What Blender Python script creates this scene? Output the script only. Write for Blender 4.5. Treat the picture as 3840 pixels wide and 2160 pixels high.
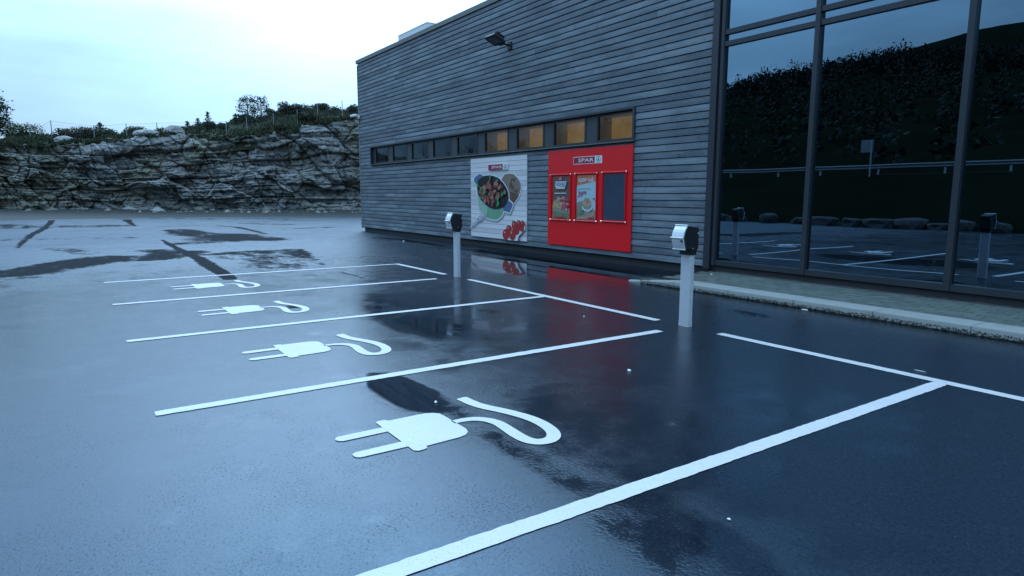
import bpy, bmesh, math, random
import numpy as np
from mathutils import Vector, Matrix

random.seed(7)
R = math.radians
for o in list(bpy.data.objects):
    bpy.data.objects.remove(o)
scene = bpy.context.scene
COL = scene.collection

# ------------------------------------------------------------------ camera
CAM = Vector((12.1295, -5.3773, 1.4108))
YAW, PITCH, ROLL = R(146.0066), R(8.26), R(0.0765)
cam_data = bpy.data.cameras.new('camera')
cam_data.sensor_width = 36.0
cam_data.lens = 22.864
cam_data.clip_start = 0.05
cam_data.clip_end = 6000
cam = bpy.data.objects.new('camera', cam_data)
COL.objects.link(cam)
d = Vector((math.cos(YAW) * math.cos(PITCH), math.sin(YAW) * math.cos(PITCH), -math.sin(PITCH)))
r0 = Vector((math.sin(YAW), -math.cos(YAW), 0))
u0 = r0.cross(d)
r1 = r0 * math.cos(ROLL) + u0 * math.sin(ROLL)
u1 = u0 * math.cos(ROLL) - r0 * math.sin(ROLL)
cam.matrix_world = Matrix(((r1.x, u1.x, -d.x, CAM.x), (r1.y, u1.y, -d.y, CAM.y), (r1.z, u1.z, -d.z, CAM.z), (0, 0, 0, 1)))
scene.camera = cam

# ------------------------------------------------------------------ world: dusk overcast
SUN_AZ, SUN_EL = R(160), R(38)
world = bpy.data.worlds.new('World')
scene.world = world
world.use_nodes = True
wn, wl = world.node_tree.nodes, world.node_tree.links
wn.clear()


def wnode(t, **kw):
    n = wn.new(t)
    for k, v in kw.items():
        setattr(n, k, v)
    return n


def wmath(op, a, b=None, clamp=False):
    n = wn.new('ShaderNodeMath'); n.operation = op; n.use_clamp = clamp
    for i, v in enumerate((a, b)):
        if v is None: continue
        if isinstance(v, (int, float)): n.inputs[i].default_value = v
        else: wl.new(v, n.inputs[i])
    return n.outputs[0]


wout = wnode('ShaderNodeOutputWorld')
wbg = wnode('ShaderNodeBackground')
wbg.inputs['Strength'].default_value = 0.1
wl.new(wbg.outputs[0], wout.inputs[0])
sky = wnode('ShaderNodeTexSky', sky_type='NISHITA', sun_disc=False)
sky.sun_elevation = SUN_EL
sky.sun_rotation = math.pi / 2 - SUN_AZ
sky.air_density = 1.5
sky.dust_density = 1.0
tc = wnode('ShaderNodeTexCoord')
sep = wnode('ShaderNodeSeparateXYZ')
wl.new(tc.outputs['Generated'], sep.inputs[0])
zc = wmath('MAXIMUM', sep.outputs[2], 0.0)
# overcast luminance: brighter towards the zenith
lum = wmath('ADD', wmath('MULTIPLY', zc, 2.1), 0.40)
mp = wnode('ShaderNodeMapping')
mp.inputs['Scale'].default_value = (1.0, 1.0, 4.0)
wl.new(tc.outputs['Generated'], mp.inputs[0])
nz = wnode('ShaderNodeTexNoise')
nz.inputs['Scale'].default_value = 2.4
nz.inputs['Detail'].default_value = 5.0
nz.inputs['Roughness'].default_value = 0.5
wl.new(mp.outputs[0], nz.inputs['Vector'])
cl = wmath('ADD', wmath('MULTIPLY', nz.outputs['Fac'], 2.0), 0.0)
# glow of the hidden sun through the cloud
dot = wnode('ShaderNodeVectorMath', operation='DOT_PRODUCT')
dot.inputs[1].default_value = (math.cos(SUN_AZ) * math.cos(SUN_EL), math.sin(SUN_AZ) * math.cos(SUN_EL), math.sin(SUN_EL))
wl.new(tc.outputs['Generated'], dot.inputs[0])
gl = wmath('POWER', wmath('MAXIMUM', dot.outputs['Value'], 0.0), 10.0)
tot = wmath('MULTIPLY', wmath('ADD', wmath('MULTIPLY', lum, cl), wmath('MULTIPLY', gl, 3.7)), 10.0)
cmix = wnode('ShaderNodeMixRGB')
cmix.inputs[1].default_value = (0.40, 0.69, 1.0, 1)
cmix.inputs[2].default_value = (0.40, 0.665, 1.0, 1)
wl.new(wmath('MULTIPLY', zc, 2.2, clamp=True), cmix.inputs[0])
cs = wnode('ShaderNodeVectorMath', operation='SCALE')
wl.new(cmix.outputs[0], cs.inputs[0])
wl.new(tot, cs.inputs['Scale'])
smix = wnode('ShaderNodeMixRGB')
smix.inputs[0].default_value = 0.93
wl.new(sky.outputs[0], smix.inputs[1])
wl.new(cs.outputs[0], smix.inputs[2])
wl.new(smix.outputs[0], wbg.inputs['Color'])

sd = bpy.data.lights.new('sun', 'SUN')
sd.energy = 0.5
sd.angle = R(40)
sd.color = (0.62, 0.82, 1.0)
sun = bpy.data.objects.new('sun', sd)
COL.objects.link(sun)
sdir = Vector((math.cos(SUN_AZ) * math.cos(SUN_EL), math.sin(SUN_AZ) * math.cos(SUN_EL), math.sin(SUN_EL)))
sun.rotation_euler = sdir.to_track_quat('Z', 'Y').to_euler()
sun.location = (0, 0, 40)

vs = scene.view_settings
vs.view_transform = 'Standard'
vs.look = 'None'
vs.exposure = 0.15
vs.gamma = 1.0
vs.use_curve_mapping = False
scene.render.engine = 'CYCLES'
scene.cycles.use_denoising = True
scene.cycles.max_bounces = 8
scene.cycles.caustics_reflective = False
scene.cycles.caustics_refractive = False


# ------------------------------------------------------------------ material helpers
class NT:
    def __init__(self, name):
        self.m = bpy.data.materials.new(name)
        self.m.use_nodes = True
        self.t = self.m.node_tree
        self.b = self.t.nodes['Principled BSDF']
        self.out = self.t.nodes['Material Output']

    def n(self, t, **kw):
        x = self.t.nodes.new(t)
        for k, v in kw.items(): setattr(x, k, v)
        return x

    def l(self, a, b): self.t.links.new(a, b)

    def put(self, sock, v):
        if isinstance(v, (int, float)): sock.default_value = (v, v, v, 1) if sock.type == 'RGBA' else v
        elif isinstance(v, (tuple, list)): sock.default_value = (*v, 1) if len(v) == 3 and sock.type == 'RGBA' else v
        else: self.l(v, sock)

    def math(self, op, a, b=0.0, clamp=False):
        x = self.n('ShaderNodeMath', operation=op, use_clamp=clamp)
        self.put(x.inputs[0], a); self.put(x.inputs[1], b)
        return x.outputs[0]

    def mix(self, f, a, b, blend='MIX'):
        x = self.n('ShaderNodeMixRGB', blend_type=blend)
        self.put(x.inputs[0], f); self.put(x.inputs[1], a); self.put(x.inputs[2], b)
        return x.outputs[0]

    def pos(self, scale=(1, 1, 1), coord='pos', add=None):
        if coord == 'pos': v = self.n('ShaderNodeNewGeometry').outputs['Position']
        else: v = self.n('ShaderNodeTexCoord').outputs[coord]
        if add is not None:
            a = self.n('ShaderNodeVectorMath', operation='ADD'); self.l(v, a.inputs[0]); self.l(add, a.inputs[1]); v = a.outputs[0]
        mm = self.n('ShaderNodeMapping'); mm.inputs['Scale'].default_value = scale
        self.l(v, mm.inputs[0])
        return mm.outputs[0]

    def noise(self, vec, scale=1, detail=3, rough=0.5, out='Fac'):
        x = self.n('ShaderNodeTexNoise')
        x.inputs['Scale'].default_value = scale; x.inputs['Detail'].default_value = detail; x.inputs['Roughness'].default_value = rough
        self.l(vec, x.inputs['Vector'])
        return x.outputs[out]

    def ramp(self, f, *stops):
        x = self.n('ShaderNodeValToRGB')
        e = x.color_ramp.elements
        while len(e) < len(stops): e.new(0.5)
        for k, (p, c) in enumerate(stops):
            e[k].position = p
            e[k].color = (c, c, c, 1) if isinstance(c, (int, float)) else (*c, 1)
        self.l(f, x.inputs[0])
        return x.outputs[0]

    def bump(self, h, strength=0.3, dist=0.01, normal=None):
        x = self.n('ShaderNodeBump')
        x.inputs['Strength'].default_value = strength; x.inputs['Distance'].default_value = dist
        self.l(h, x.inputs['Height'])
        if normal is not None: self.l(normal, x.inputs['Normal'])
        self.l(x.outputs[0], self.b.inputs['Normal'])
        return x.outputs[0]

    def set(self, **kw):
        names = dict(color='Base Color', rough='Roughness', metal='Metallic', ior='IOR', spec='Specular IOR Level', coat='Coat Weight', coatr='Coat Roughness', emit='Emission Color', emits='Emission Strength')
        for k, v in kw.items(): self.put(self.b.inputs[names[k]], v)
        return self.m


def simple(name, col, rough=0.5, metal=0.0, var=0.12, scale=6.0, spec=0.5):
    t = NT(name)
    n = t.noise(t.pos(), scale, 4, 0.6)
    c = t.mix(n, tuple(x * (1 - var) for x in col), tuple(min(1, x * (1 + var)) for x in col))
    t.set(color=c, rough=rough, metal=metal, spec=spec)
    return t.m


M = {}

# asphalt: wetness comes from two painted-in-Python wear maps on the mesh (standing water, drained patches)
t = NT('wet_asphalt')
pw = t.pos()
big = t.noise(pw, 0.55, 4, 0.55)
mid = t.noise(pw, 3.0, 5, 0.6)
streak = t.noise(t.pos((0.35, 1.6, 1.0)), 1.1, 5, 0.6)
agg = t.noise(pw, 160, 2, 0.7)
agg2 = t.noise(pw, 55, 3, 0.6)
ap = t.n('ShaderNodeAttribute', attribute_name='pool').outputs['Fac']
ad = t.n('ShaderNodeAttribute', attribute_name='dry').outputs['Fac']
wob = t.math('ADD', t.math('MULTIPLY', t.math('SUBTRACT', mid, 0.5), 1.3), t.math('MULTIPLY', t.math('SUBTRACT', agg2, 0.5), 0.6))
pool = t.ramp(t.math('ADD', ap, wob), (0.35, 0.0), (0.72, 1.0))
fine_d = t.noise(pw, 9.0, 4, 0.65)
wobd = t.math('ADD', t.math('MULTIPLY', t.math('SUBTRACT', streak, 0.5), 1.5), t.math('ADD', t.math('MULTIPLY', t.math('SUBTRACT', mid, 0.5), 1.0), t.math('MULTIPLY', t.math('SUBTRACT', fine_d, 0.5), 0.9)))
thin = t.ramp(t.noise(pw, 1.3, 7, 0.68), (0.55, 0.0), (0.63, 0.75))
thin = t.math('MULTIPLY', thin, t.math('SUBTRACT', 1.0, t.n('ShaderNodeAttribute', attribute_name='film').outputs['Fac']))
pool = t.math('MAXIMUM', pool, t.math('MULTIPLY', thin, t.ramp(agg2, (0.35, 0.25), (0.6, 1.0))))
dry = t.ramp(t.math('ADD', t.math('MULTIPLY', ad, 0.95), wobd), (0.42, 0.0), (0.82, 1.0))
col = t.mix(t.ramp(agg2, (0.35, 0.0), (0.65, 1.0)), (0.004, 0.006, 0.009), (0.013, 0.018, 0.026))
col = t.mix(t.math('MULTIPLY', t.math('GREATER_THAN', t.noise(pw, 90, 1, 0.5), 0.74), 0.5), col, (0.10, 0.105, 0.11))
col = t.mix(t.math('MULTIPLY', dry, 0.4), col, (0.03, 0.031, 0.03))
rb = t.ramp(big, (0.3, 0.15), (0.7, 0.24))
rb = t.math('ADD', rb, t.math('MULTIPLY', t.n('ShaderNodeAttribute', attribute_name='film').outputs['Fac'], 0.33))
rb = t.math('ADD', rb, t.math('MULTIPLY', t.math('SUBTRACT', mid, 0.5), 0.24))
rb = t.math('ADD', rb, t.math('MULTIPLY', t.math('SUBTRACT', t.noise(pw, 11, 5, 0.7), 0.5), 0.16))
rb = t.math('MAXIMUM', rb, 0.06)
rough = t.mix(pool, rb, t.ramp(t.math('MULTIPLY', ap, 0.8), (0.62, 0.085), (0.84, 0.015)))
rough = t.mix(dry, rough, 0.75)
spec = t.mix(dry, 1.0, 0.02)
pit = t.ramp(t.noise(pw, 75, 3, 0.7), (0.52, 0.0), (0.66, 1.0))
pit = t.math('MULTIPLY', pit, t.math('MULTIPLY', t.ramp(t.noise(pw, 2.2, 5, 0.7), (0.35, 0.25), (0.65, 1.0)), t.math('SUBTRACT', 1.0, pool)))
spec = t.mix(t.math('MULTIPLY', pit, 0.8), spec, 0.12)
rough = t.mix(t.math('MULTIPLY', pit, 0.5), rough, 0.55)
t.set(color=col, rough=rough, spec=spec, ior=1.36)
t.b.inputs['Specular Tint'].default_value = (0.30, 0.68, 1.0, 1)
hh = t.math('MULTIPLY', t.math('ADD', t.math('MULTIPLY', agg, 1.4), t.math('MULTIPLY', agg2, 0.5)), t.math('SUBTRACT', 1.0, t.math('MULTIPLY', pool, 0.985)))
t.bump(hh, 0.28, 0.0026)
M['asphalt'] = t.m

t = NT('road_paint')
n = t.noise(t.pos(), 3.0, 5, 0.6); n2 = t.noise(t.pos(), 120, 2, 0.6)
c = t.mix(n, (0.52, 0.50, 0.49), (0.61, 0.59, 0.575))
c = t.mix(t.ramp(t.noise(t.pos((1, 1, 1)), 14, 5, 0.7), (0.55, 0.0), (0.80, 0.45)), c, (0.44, 0.44, 0.43))
c = t.mix(t.ramp(n2, (0.60, 0.0), (0.72, 0.7)), c, (0.18, 0.19, 0.20))
t.set(color=c, rough=0.5, spec=0.4)
t.bump(n2, 0.25, 0.003)
M['paint'] = t.m

t = NT('weathered_board')
oi = t.n('ShaderNodeObjectInfo').outputs['Random']
off = t.n('ShaderNodeCombineXYZ'); t.l(t.math('MULTIPLY', oi, 37.0), off.inputs[0]); t.l(t.math('MULTIPLY', oi, 91.0), off.inputs[2])
gv = t.pos((0.9, 1.0, 26.0), add=off.outputs[0])
grain = t.noise(gv, 2.6, 5, 0.65)
blot = t.noise(t.pos((0.7, 1, 2.2), add=off.outputs[0]), 1.4, 4, 0.6)
fine = t.noise(t.pos((3, 1, 40), add=off.outputs[0]), 5, 3, 0.7)
knot = t.n('ShaderNodeTexVoronoi'); knot.inputs['Scale'].default_value = 1.0
t.l(t.pos((2.3, 0.0, 7.0), add=off.outputs[0]), knot.inputs['Vector'])
kn = t.ramp(knot.outputs['Distance'], (0.05, 1.0), (0.11, 0.0))
c = t.mix(oi, (0.185, 0.225, 0.255), (0.335, 0.395, 0.435))
c = t.mix(t.ramp(blot, (0.38, 0.0), (0.68, 1.0)), t.mix(1.0, c, (0.5, 0.53, 0.57), 'MULTIPLY'), c)
c = t.mix(t.math('MULTIPLY', grain, 0.55), c, (0.05, 0.055, 0.06))
c = t.mix(t.ramp(fine, (0.56, 0.0), (0.78, 0.7)), c, (0.40, 0.44, 0.47))
c = t.mix(t.math('MULTIPLY', kn, 0.6), c, (0.03, 0.03, 0.032))
t.set(color=c, rough=0.62, spec=0.32)
t.bump(t.math('ADD', grain, t.math('MULTIPLY', fine, 0.6)), 0.4, 0.004)
M['board'] = t.m

M['dark_wood'] = simple('dark_backing', (0.010, 0.011, 0.012), 0.8)
M['pale_wood'] = simple('pale_corner_wood', (0.26, 0.255, 0.24), 0.65, var=0.2)
M['frame'] = simple('slate_metal_frame', (0.045, 0.052, 0.062), 0.38, 0.3)
M['frame2'] = simple('grey_panel', (0.055, 0.062, 0.072), 0.45, 0.1)
M['coping'] = simple('coping_metal', (0.20, 0.20, 0.19), 0.5, 0.4)
M['concrete_dark'] = simple('dark_plinth', (0.035, 0.037, 0.04), 0.75, var=0.25)
M['interior_dark'] = simple('interior_dark', (0.03, 0.03, 0.033), 0.8)
M['white_reveal'] = simple('white_reveal', (0.62, 0.62, 0.60), 0.6)
M['roofbox'] = simple('roof_unit_metal', (0.82, 0.83, 0.83), 0.4, 0.0, var=0.05)
M['lot_roof'] = simple('roof_felt', (0.05, 0.05, 0.055), 0.8)


def glowing_wall():
    t = NT('glowing_orange_wall')
    n = t.noise(t.pos((0.8, 1, 1.4)), 1.6, 4, 0.55)
    c = t.ramp(n, (0.3, (0.40, 0.245, 0.09)), (0.7, (0.55, 0.38, 0.18)))
    t.set(color=c, rough=0.7, emit=c, emits=0.30)  # wall emits its own colour, standing in for the room's lamps
    return t.m


M['lit'] = glowing_wall()


def glass(name, tint, refl, wav=0.0):
    t = NT(name)
    fr = t.n('ShaderNodeFresnel'); fr.inputs['IOR'].default_value = refl
    tr = t.n('ShaderNodeBsdfTransparent'); tr.inputs[0].default_value = (*tint, 1)
    gs = t.n('ShaderNodeBsdfGlossy'); gs.inputs['Roughness'].default_value = 0.0; gs.inputs[0].default_value = (0.50, 0.77, 1.0, 1)
    if wav:
        nn = t.noise(t.pos(), 0.9, 1, 0.4)
        b = t.n('ShaderNodeBump'); b.inputs['Strength'].default_value = wav; b.inputs['Distance'].default_value = 0.01
        t.l(nn, b.inputs['Height']); t.l(b.outputs[0], gs.inputs['Normal'])
    mx = t.n('ShaderNodeMixShader')
    t.l(fr.outputs[0], mx.inputs[0]); t.l(tr.outputs[0], mx.inputs[1]); t.l(gs.outputs[0], mx.inputs[2])
    t.l(mx.outputs[0], t.out.inputs[0])
    return t.m


M['glass_big'] = glass('tinted_facade_glass', (0.10, 0.11, 0.12), 3.8, 0.05)
M['glass_band'] = glass('band_window_glass', (0.8, 0.82, 0.82), 1.5)

M['red'] = simple('red_board', (0.90, 0.010, 0.016), 0.35, var=0.06, scale=2)
M['red_frame'] = simple('red_snap_frame', (0.70, 0.009, 0.018), 0.22, var=0.05)
M['crimson'] = simple('logo_crimson', (0.36, 0.012, 0.045), 0.35, var=0.04)
M['white'] = simple('white_print', (0.78, 0.80, 0.80), 0.4, var=0.03)
M['logo_green'] = simple('logo_green', (0.012, 0.16, 0.075), 0.4, var=0.04)
M['chrome'] = simple('steel_cap', (0.75, 0.72, 0.62), 0.18, 1.0, var=0.05)
M['alu'] = simple('brushed_aluminium', (0.72, 0.74, 0.75), 0.4, 0.3, var=0.05, scale=30)
M['alu_post'] = simple('satin_aluminium_post', (0.60, 0.63, 0.66), 0.40, 0.1, var=0.06, scale=12)
M['black_plastic'] = simple('black_plastic', (0.016, 0.017, 0.019), 0.42, var=0.2)
M['dark_metal'] = simple('dark_lamp_metal', (0.022, 0.023, 0.026), 0.5, 0.2)
M['lamp_glass'] = simple('lamp_glass', (0.10, 0.10, 0.11), 0.12)
M['white_plastic'] = simple('white_plastic', (0.72, 0.73, 0.73), 0.4)
M['galv'] = simple('galvanised_steel', (0.30, 0.32, 0.33), 0.5, 0.6)

t = NT('kerb_granite')
n = t.noise(t.pos(), 60, 3, 0.7); n2 = t.noise(t.pos(), 2.5, 4, 0.6)
c = t.mix(n, (0.25, 0.26, 0.24), (0.40, 0.41, 0.385))
c = t.mix(t.ramp(n2, (0.5, 0.0), (0.75, 0.5)), c, (0.20, 0.22, 0.18))
t.set(color=c, rough=0.7, spec=0.3); t.bump(n, 0.3, 0.003); M['kerb'] = t.m

t = NT('concrete_paver')
oi = t.n('ShaderNodeObjectInfo').outputs['Random']
n = t.noise(t.pos(), 70, 3, 0.7); n2 = t.noise(t.pos(), 3, 4, 0.6)
c = t.mix(oi, (0.105, 0.122, 0.112), (0.165, 0.185, 0.165))
c = t.mix(t.math('MULTIPLY', n, 0.5), c, (0.07, 0.085, 0.07))
c = t.mix(t.ramp(n2, (0.45, 0.0), (0.7, 0.55)), c, (0.085, 0.115, 0.08))
t.set(color=c, rough=0.6, spec=0.35); t.bump(n, 0.35, 0.003); M['paver'] = t.m
M['gravel_dark'] = simple('dark_gravel', (0.045, 0.047, 0.047), 0.8, var=0.6, scale=35)
M['moss'] = simple('moss', (0.026, 0.031, 0.024), 0.95, var=0.5, scale=30, spec=0.1)
M['verge'] = simple('verge_soil', (0.034, 0.036, 0.030), 0.85, var=0.5, scale=5)
M['paper'] = simple('litter_paper', (0.75, 0.75, 0.73), 0.7, var=0.05)

t = NT('gneiss_rock')
at = t.n('ShaderNodeAttribute', attribute_name='tone').outputs['Fac']
v = t.pos((1, 1, 2.6))
n = t.noise(v, 1.3, 6, 0.62); n2 = t.noise(v, 7, 5, 0.7); n3 = t.noise(t.pos(), 0.22, 3, 0.5)
band = t.noise(t.pos((0.5, 0.5, 9)), 1.2, 5, 0.65)
c = t.mix(at, (0.20, 0.205, 0.20), (0.50, 0.50, 0.48))
c = t.mix(t.math('MULTIPLY', n, 0.6), c, (0.26, 0.255, 0.235))
c = t.mix(t.ramp(n2, (0.35, 0.55), (0.6, 0.0)), c, (0.055, 0.06, 0.062))
c = t.mix(t.ramp(band, (0.52, 0.0), (0.66, 0.45)), c, (0.40, 0.39, 0.37))
c = t.mix(t.ramp(n3, (0.46, 0.0), (0.62, 0.65)), c, (0.19, 0.18, 0.125))
c = t.mix(t.ramp(t.noise(t.pos(), 0.6, 4, 0.6), (0.55, 0.0), (0.7, 0.7)), c, (0.032, 0.04, 0.026))
t.set(color=c, rough=0.8, spec=0.25)
t.bump(t.math('ADD', n2, t.math('MULTIPLY', band, 0.8)), 0.9, 0.09)
M['rock'] = t.m

t = NT('stone_plain')
n = t.noise(t.pos(), 3, 5, 0.65)
t.set(color=t.ramp(n, (0.3, (0.008, 0.008, 0.008)), (0.7, (0.035, 0.034, 0.032))), rough=0.8); t.bump(n, 0.6, 0.05); M['stone'] = t.m


def leafmat(name, a, b, cc=None):
    t = NT(name)
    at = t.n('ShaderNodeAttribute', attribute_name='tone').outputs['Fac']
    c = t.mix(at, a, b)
    if cc: c = t.mix(t.ramp(t.noise(t.pos(), 0.5, 3, 0.6), (0.5, 0.0), (0.68, 0.85)), c, cc)
    t.set(color=c, rough=0.75, spec=0.15)
    return t.m


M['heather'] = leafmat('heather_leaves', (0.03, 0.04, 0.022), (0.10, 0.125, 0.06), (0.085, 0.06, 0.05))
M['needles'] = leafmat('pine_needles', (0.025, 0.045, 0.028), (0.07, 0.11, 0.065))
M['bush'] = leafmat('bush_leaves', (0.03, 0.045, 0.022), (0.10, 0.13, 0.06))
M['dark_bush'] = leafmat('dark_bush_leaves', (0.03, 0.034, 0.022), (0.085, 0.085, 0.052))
M['leaf'] = leafmat('tree_leaves', (0.018, 0.034, 0.024), (0.07, 0.11, 0.075))
M['bark'] = simple('bark', (0.055, 0.045, 0.038), 0.9, var=0.4)
M['forest'] = leafmat('forest_needles', (0.007, 0.011, 0.007), (0.016, 0.022, 0.014))
M['grass'] = simple('bank_grass', (0.035, 0.045, 0.024), 0.9, var=0.5, scale=1.5, spec=0.1)
M['hill'] = simple('hill_ground', (0.007, 0.010, 0.006), 0.95, var=0.5, scale=0.08, spec=0.0)
M['turf'] = simple('hilltop_turf', (0.05, 0.058, 0.034), 0.95, var=0.5, scale=0.7, spec=0.1)
M['sign_grey'] = simple('sign_back', (0.17, 0.175, 0.18), 0.4, 0.4)


# ------------------------------------------------------------------ object helpers
def tag(o, label=None, cat=None, group=None, kind=None):
    if label: o['label'] = label
    if cat: o['category'] = cat
    if group: o['group'] = group
    if kind: o['kind'] = kind
    return o


def wloc(o):
    v = Vector((0, 0, 0))
    while o is not None:
        v += o.location; o = o.parent
    return v


def empty(name, loc=(0, 0, 0), label=None, cat=None, group=None):
    o = bpy.data.objects.new(name, None)
    o.empty_display_size = 0.2
    COL.objects.link(o); o.location = loc
    return tag(o, label, cat, group)


class MB:
    def __init__(self):
        self.v, self.f, self.mi, self.tone = [], [], [], []

    def add(self, vs, fs, mi=0, tone=None):
        n = len(self.v)
        self.v += [tuple(x) for x in vs]
        self.f += [tuple(i + n for i in q) for q in fs]
        self.mi += [mi] * len(fs)
        self.tone += [0.5 if tone is None else tone] * len(vs)
        return self

    def box(self, x0, x1, y0, y1, z0, z1, mi=0, tone=None):
        vs = [(x, y, z) for z in (z0, z1) for y in (y0, y1) for x in (x0, x1)]
        return self.add(vs, [(0, 2, 3, 1), (4, 5, 7, 6), (0, 1, 5, 4), (2, 6, 7, 3), (0, 4, 6, 2), (1, 3, 7, 5)], mi, tone)

    def tube(self, pts, rad, seg=8, mi=0, cap=True, tone=None):
        pts = [Vector(p) for p in pts]
        if isinstance(rad, (int, float)): rad = [rad] * len(pts)
        vs, fs = [], []
        up = None
        for i, p in enumerate(pts):
            dd = (pts[min(i + 1, len(pts) - 1)] - pts[max(i - 1, 0)]).normalized()
            if up is None: up = dd.orthogonal().normalized()
            else: up = (up - dd * up.dot(dd)).normalized()
            w = dd.cross(up)
            for k in range(seg):
                a = 2 * math.pi * k / seg
                vs.append(p + (up * math.cos(a) + w * math.sin(a)) * rad[i])
        for i in range(len(pts) - 1):
            for k in range(seg):
                a, b = i * seg + k, i * seg + (k + 1) % seg
                fs.append((a, b, b + seg, a + seg))
        if cap:
            fs.append(tuple(range(seg - 1, -1, -1))); fs.append(tuple((len(pts) - 1) * seg + k for k in range(seg)))
        return self.add(vs, fs, mi, tone)

    def prism(self, poly, axis, a0, a1, mi=0):
        """poly (2-D) extruded along axis: 'x' poly=(y,z); 'y' poly=(x,z); 'z' poly=(x,y)"""
        n = len(poly)
        def P(q, a): return {'x': (a, q[0], q[1]), 'y': (q[0], a, q[1]), 'z': (q[0], q[1], a)}[axis]
        vs = [P(q, a0) for q in poly] + [P(q, a1) for q in poly]
        fs = [(i, (i + 1) % n, n + (i + 1) % n, n + i) for i in range(n)] + [tuple(range(n - 1, -1, -1)), tuple(range(n, 2 * n))]
        return self.add(vs, fs, mi)

    def build(self, name, mats, parent=None, smooth=False, bevel=0.0, recalc=False, loc=None):
        off = wloc(parent) if parent is not None else Vector((0, 0, 0))
        if loc is not None: off = Vector(loc)
        me = bpy.data.meshes.new(name)
        ox, oy, oz = off
        me.from_pydata([(a - ox, b - oy, c - oz) for a, b, c in self.v], [], self.f)
        mats = mats if isinstance(mats, (list, tuple)) else [mats]
        for m in mats: me.materials.append(m)
        if len(mats) > 1: me.polygons.foreach_set('material_index', self.mi)
        if any(x != 0.5 for x in self.tone):
            a = me.attributes.new('tone', 'FLOAT', 'POINT'); a.data.foreach_set('value', self.tone)
        if bevel or recalc:
            bm = bmesh.new(); bm.from_mesh(me)
            bmesh.ops.recalc_face_normals(bm, faces=bm.faces)
            if bevel:
                bmesh.ops.bevel(bm, geom=[e for e in bm.edges if len(e.link_faces) == 2 and e.calc_face_angle(0) > 0.5], offset=bevel, segments=2, profile=0.7, affect='EDGES', clamp_overlap=True)
            bm.to_mesh(me); bm.free()
        if smooth: me.polygons.foreach_set('use_smooth', [True] * len(me.polygons))
        me.update()
        o = bpy.data.objects.new(name, me)
        COL.objects.link(o)
        if parent is not None: o.parent = parent
        if loc is not None: o.location = loc
        return o


def copy_tree(o, parent=None):
    c = o.copy(); COL.objects.link(c); c.parent = parent
    for ch in list(o.children): copy_tree(ch, c)
    return c


def text_mesh(body, size, x0, x1, z0, z1, y, mat, name, parent, shear=0.0, bold=0.0):
    """lettering fitted to a rectangle of a wall that faces -Y"""
    cu = bpy.data.curves.new('lettering', 'FONT')
    cu.body = body; cu.size = 1.0; cu.offset = bold; cu.shear = shear; cu.resolution_u = 3
    tmp = bpy.data.objects.new('lettering', cu); COL.objects.link(tmp)
    bpy.context.view_layer.update()
    me = bpy.data.meshes.new_from_object(tmp.evaluated_get(bpy.context.evaluated_depsgraph_get()))
    bpy.data.objects.remove(tmp)
    co = np.empty(len(me.vertices) * 3); me.vertices.foreach_get('co', co); co = co.reshape(-1, 3)
    lo, hi = co.min(0), co.max(0)
    nx = x0 + (co[:, 0] - lo[0]) / (hi[0] - lo[0]) * (x1 - x0)
    nzz = z0 + (co[:, 1] - lo[1]) / (hi[1] - lo[1]) * (z1 - z0)
    off = wloc(parent)
    out = np.stack([nx - off.x, np.full(len(nx), y - off.y), nzz - off.z], 1)
    me.vertices.foreach_set('co', out.ravel())
    me.materials.clear(); me.materials.append(mat); me.update()
    o = bpy.data.objects.new(name, me); COL.objects.link(o); o.parent = parent
    return o


# value noise in numpy
def hash2(ix, iy, seed=0):
    h = (ix.astype(np.int64) * 374761393 + iy.astype(np.int64) * 668265263 + seed * 1442695041) & 0xffffffff
    h = ((h ^ (h >> 13)) * 1274126177) & 0xffffffff
    return ((h ^ (h >> 16)) & 0xffff) / 65535.0


def vnoise(x, y, seed=0):
    ix, iy = np.floor(x), np.floor(y)
    fx, fy = x - ix, y - iy
    fx, fy = fx * fx * (3 - 2 * fx), fy * fy * (3 - 2 * fy)
    a, b = hash2(ix, iy, seed), hash2(ix + 1, iy, seed)
    c, e = hash2(ix, iy + 1, seed), hash2(ix + 1, iy + 1, seed)
    return (a * (1 - fx) + b * fx) * (1 - fy) + (c * (1 - fx) + e * fx) * fy


def fbm(x, y, oct=4, seed=0):
    s, a, tot = 0, 1.0, 0
    for k in range(oct):
        s = s + a * vnoise(x * 2 ** k, y * 2 ** k, seed + k); tot += a; a *= 0.5
    return s / tot


def grid_mesh(name, Xg, Yg, Zg, mat, attrs=None, smooth=False, kind=None, parent=None):
    ny, nx = Xg.shape
    vs = np.stack([Xg, Yg, Zg], -1).reshape(-1, 3)
    i = np.arange(ny - 1)[:, None] * nx + np.arange(nx - 1)[None, :]
    q = np.stack([i, i + 1, i + 1 + nx, i + nx], -1).reshape(-1, 4)
    me = bpy.data.meshes.new(name)
    me.vertices.add(len(vs)); me.vertices.foreach_set('co', vs.ravel().astype(np.float32))
    me.loops.add(q.size); me.loops.foreach_set('vertex_index', q.ravel().astype(np.int32))
    me.polygons.add(len(q)); me.polygons.foreach_set('loop_start', (np.arange(len(q)) * 4).astype(np.int32))
    for k, v in (attrs or {}).items():
        a = me.attributes.new(k, 'FLOAT', 'POINT'); a.data.foreach_set('value', np.asarray(v, np.float32).ravel())
    me.materials.append(mat)
    me.update(calc_edges=True); me.validate()
    if smooth: me.polygons.foreach_set('use_smooth', [True] * len(me.polygons))
    o = bpy.data.objects.new(name, me); COL.objects.link(o)
    if kind: o['kind'] = kind
    if parent: o.parent = parent
    return o


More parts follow.
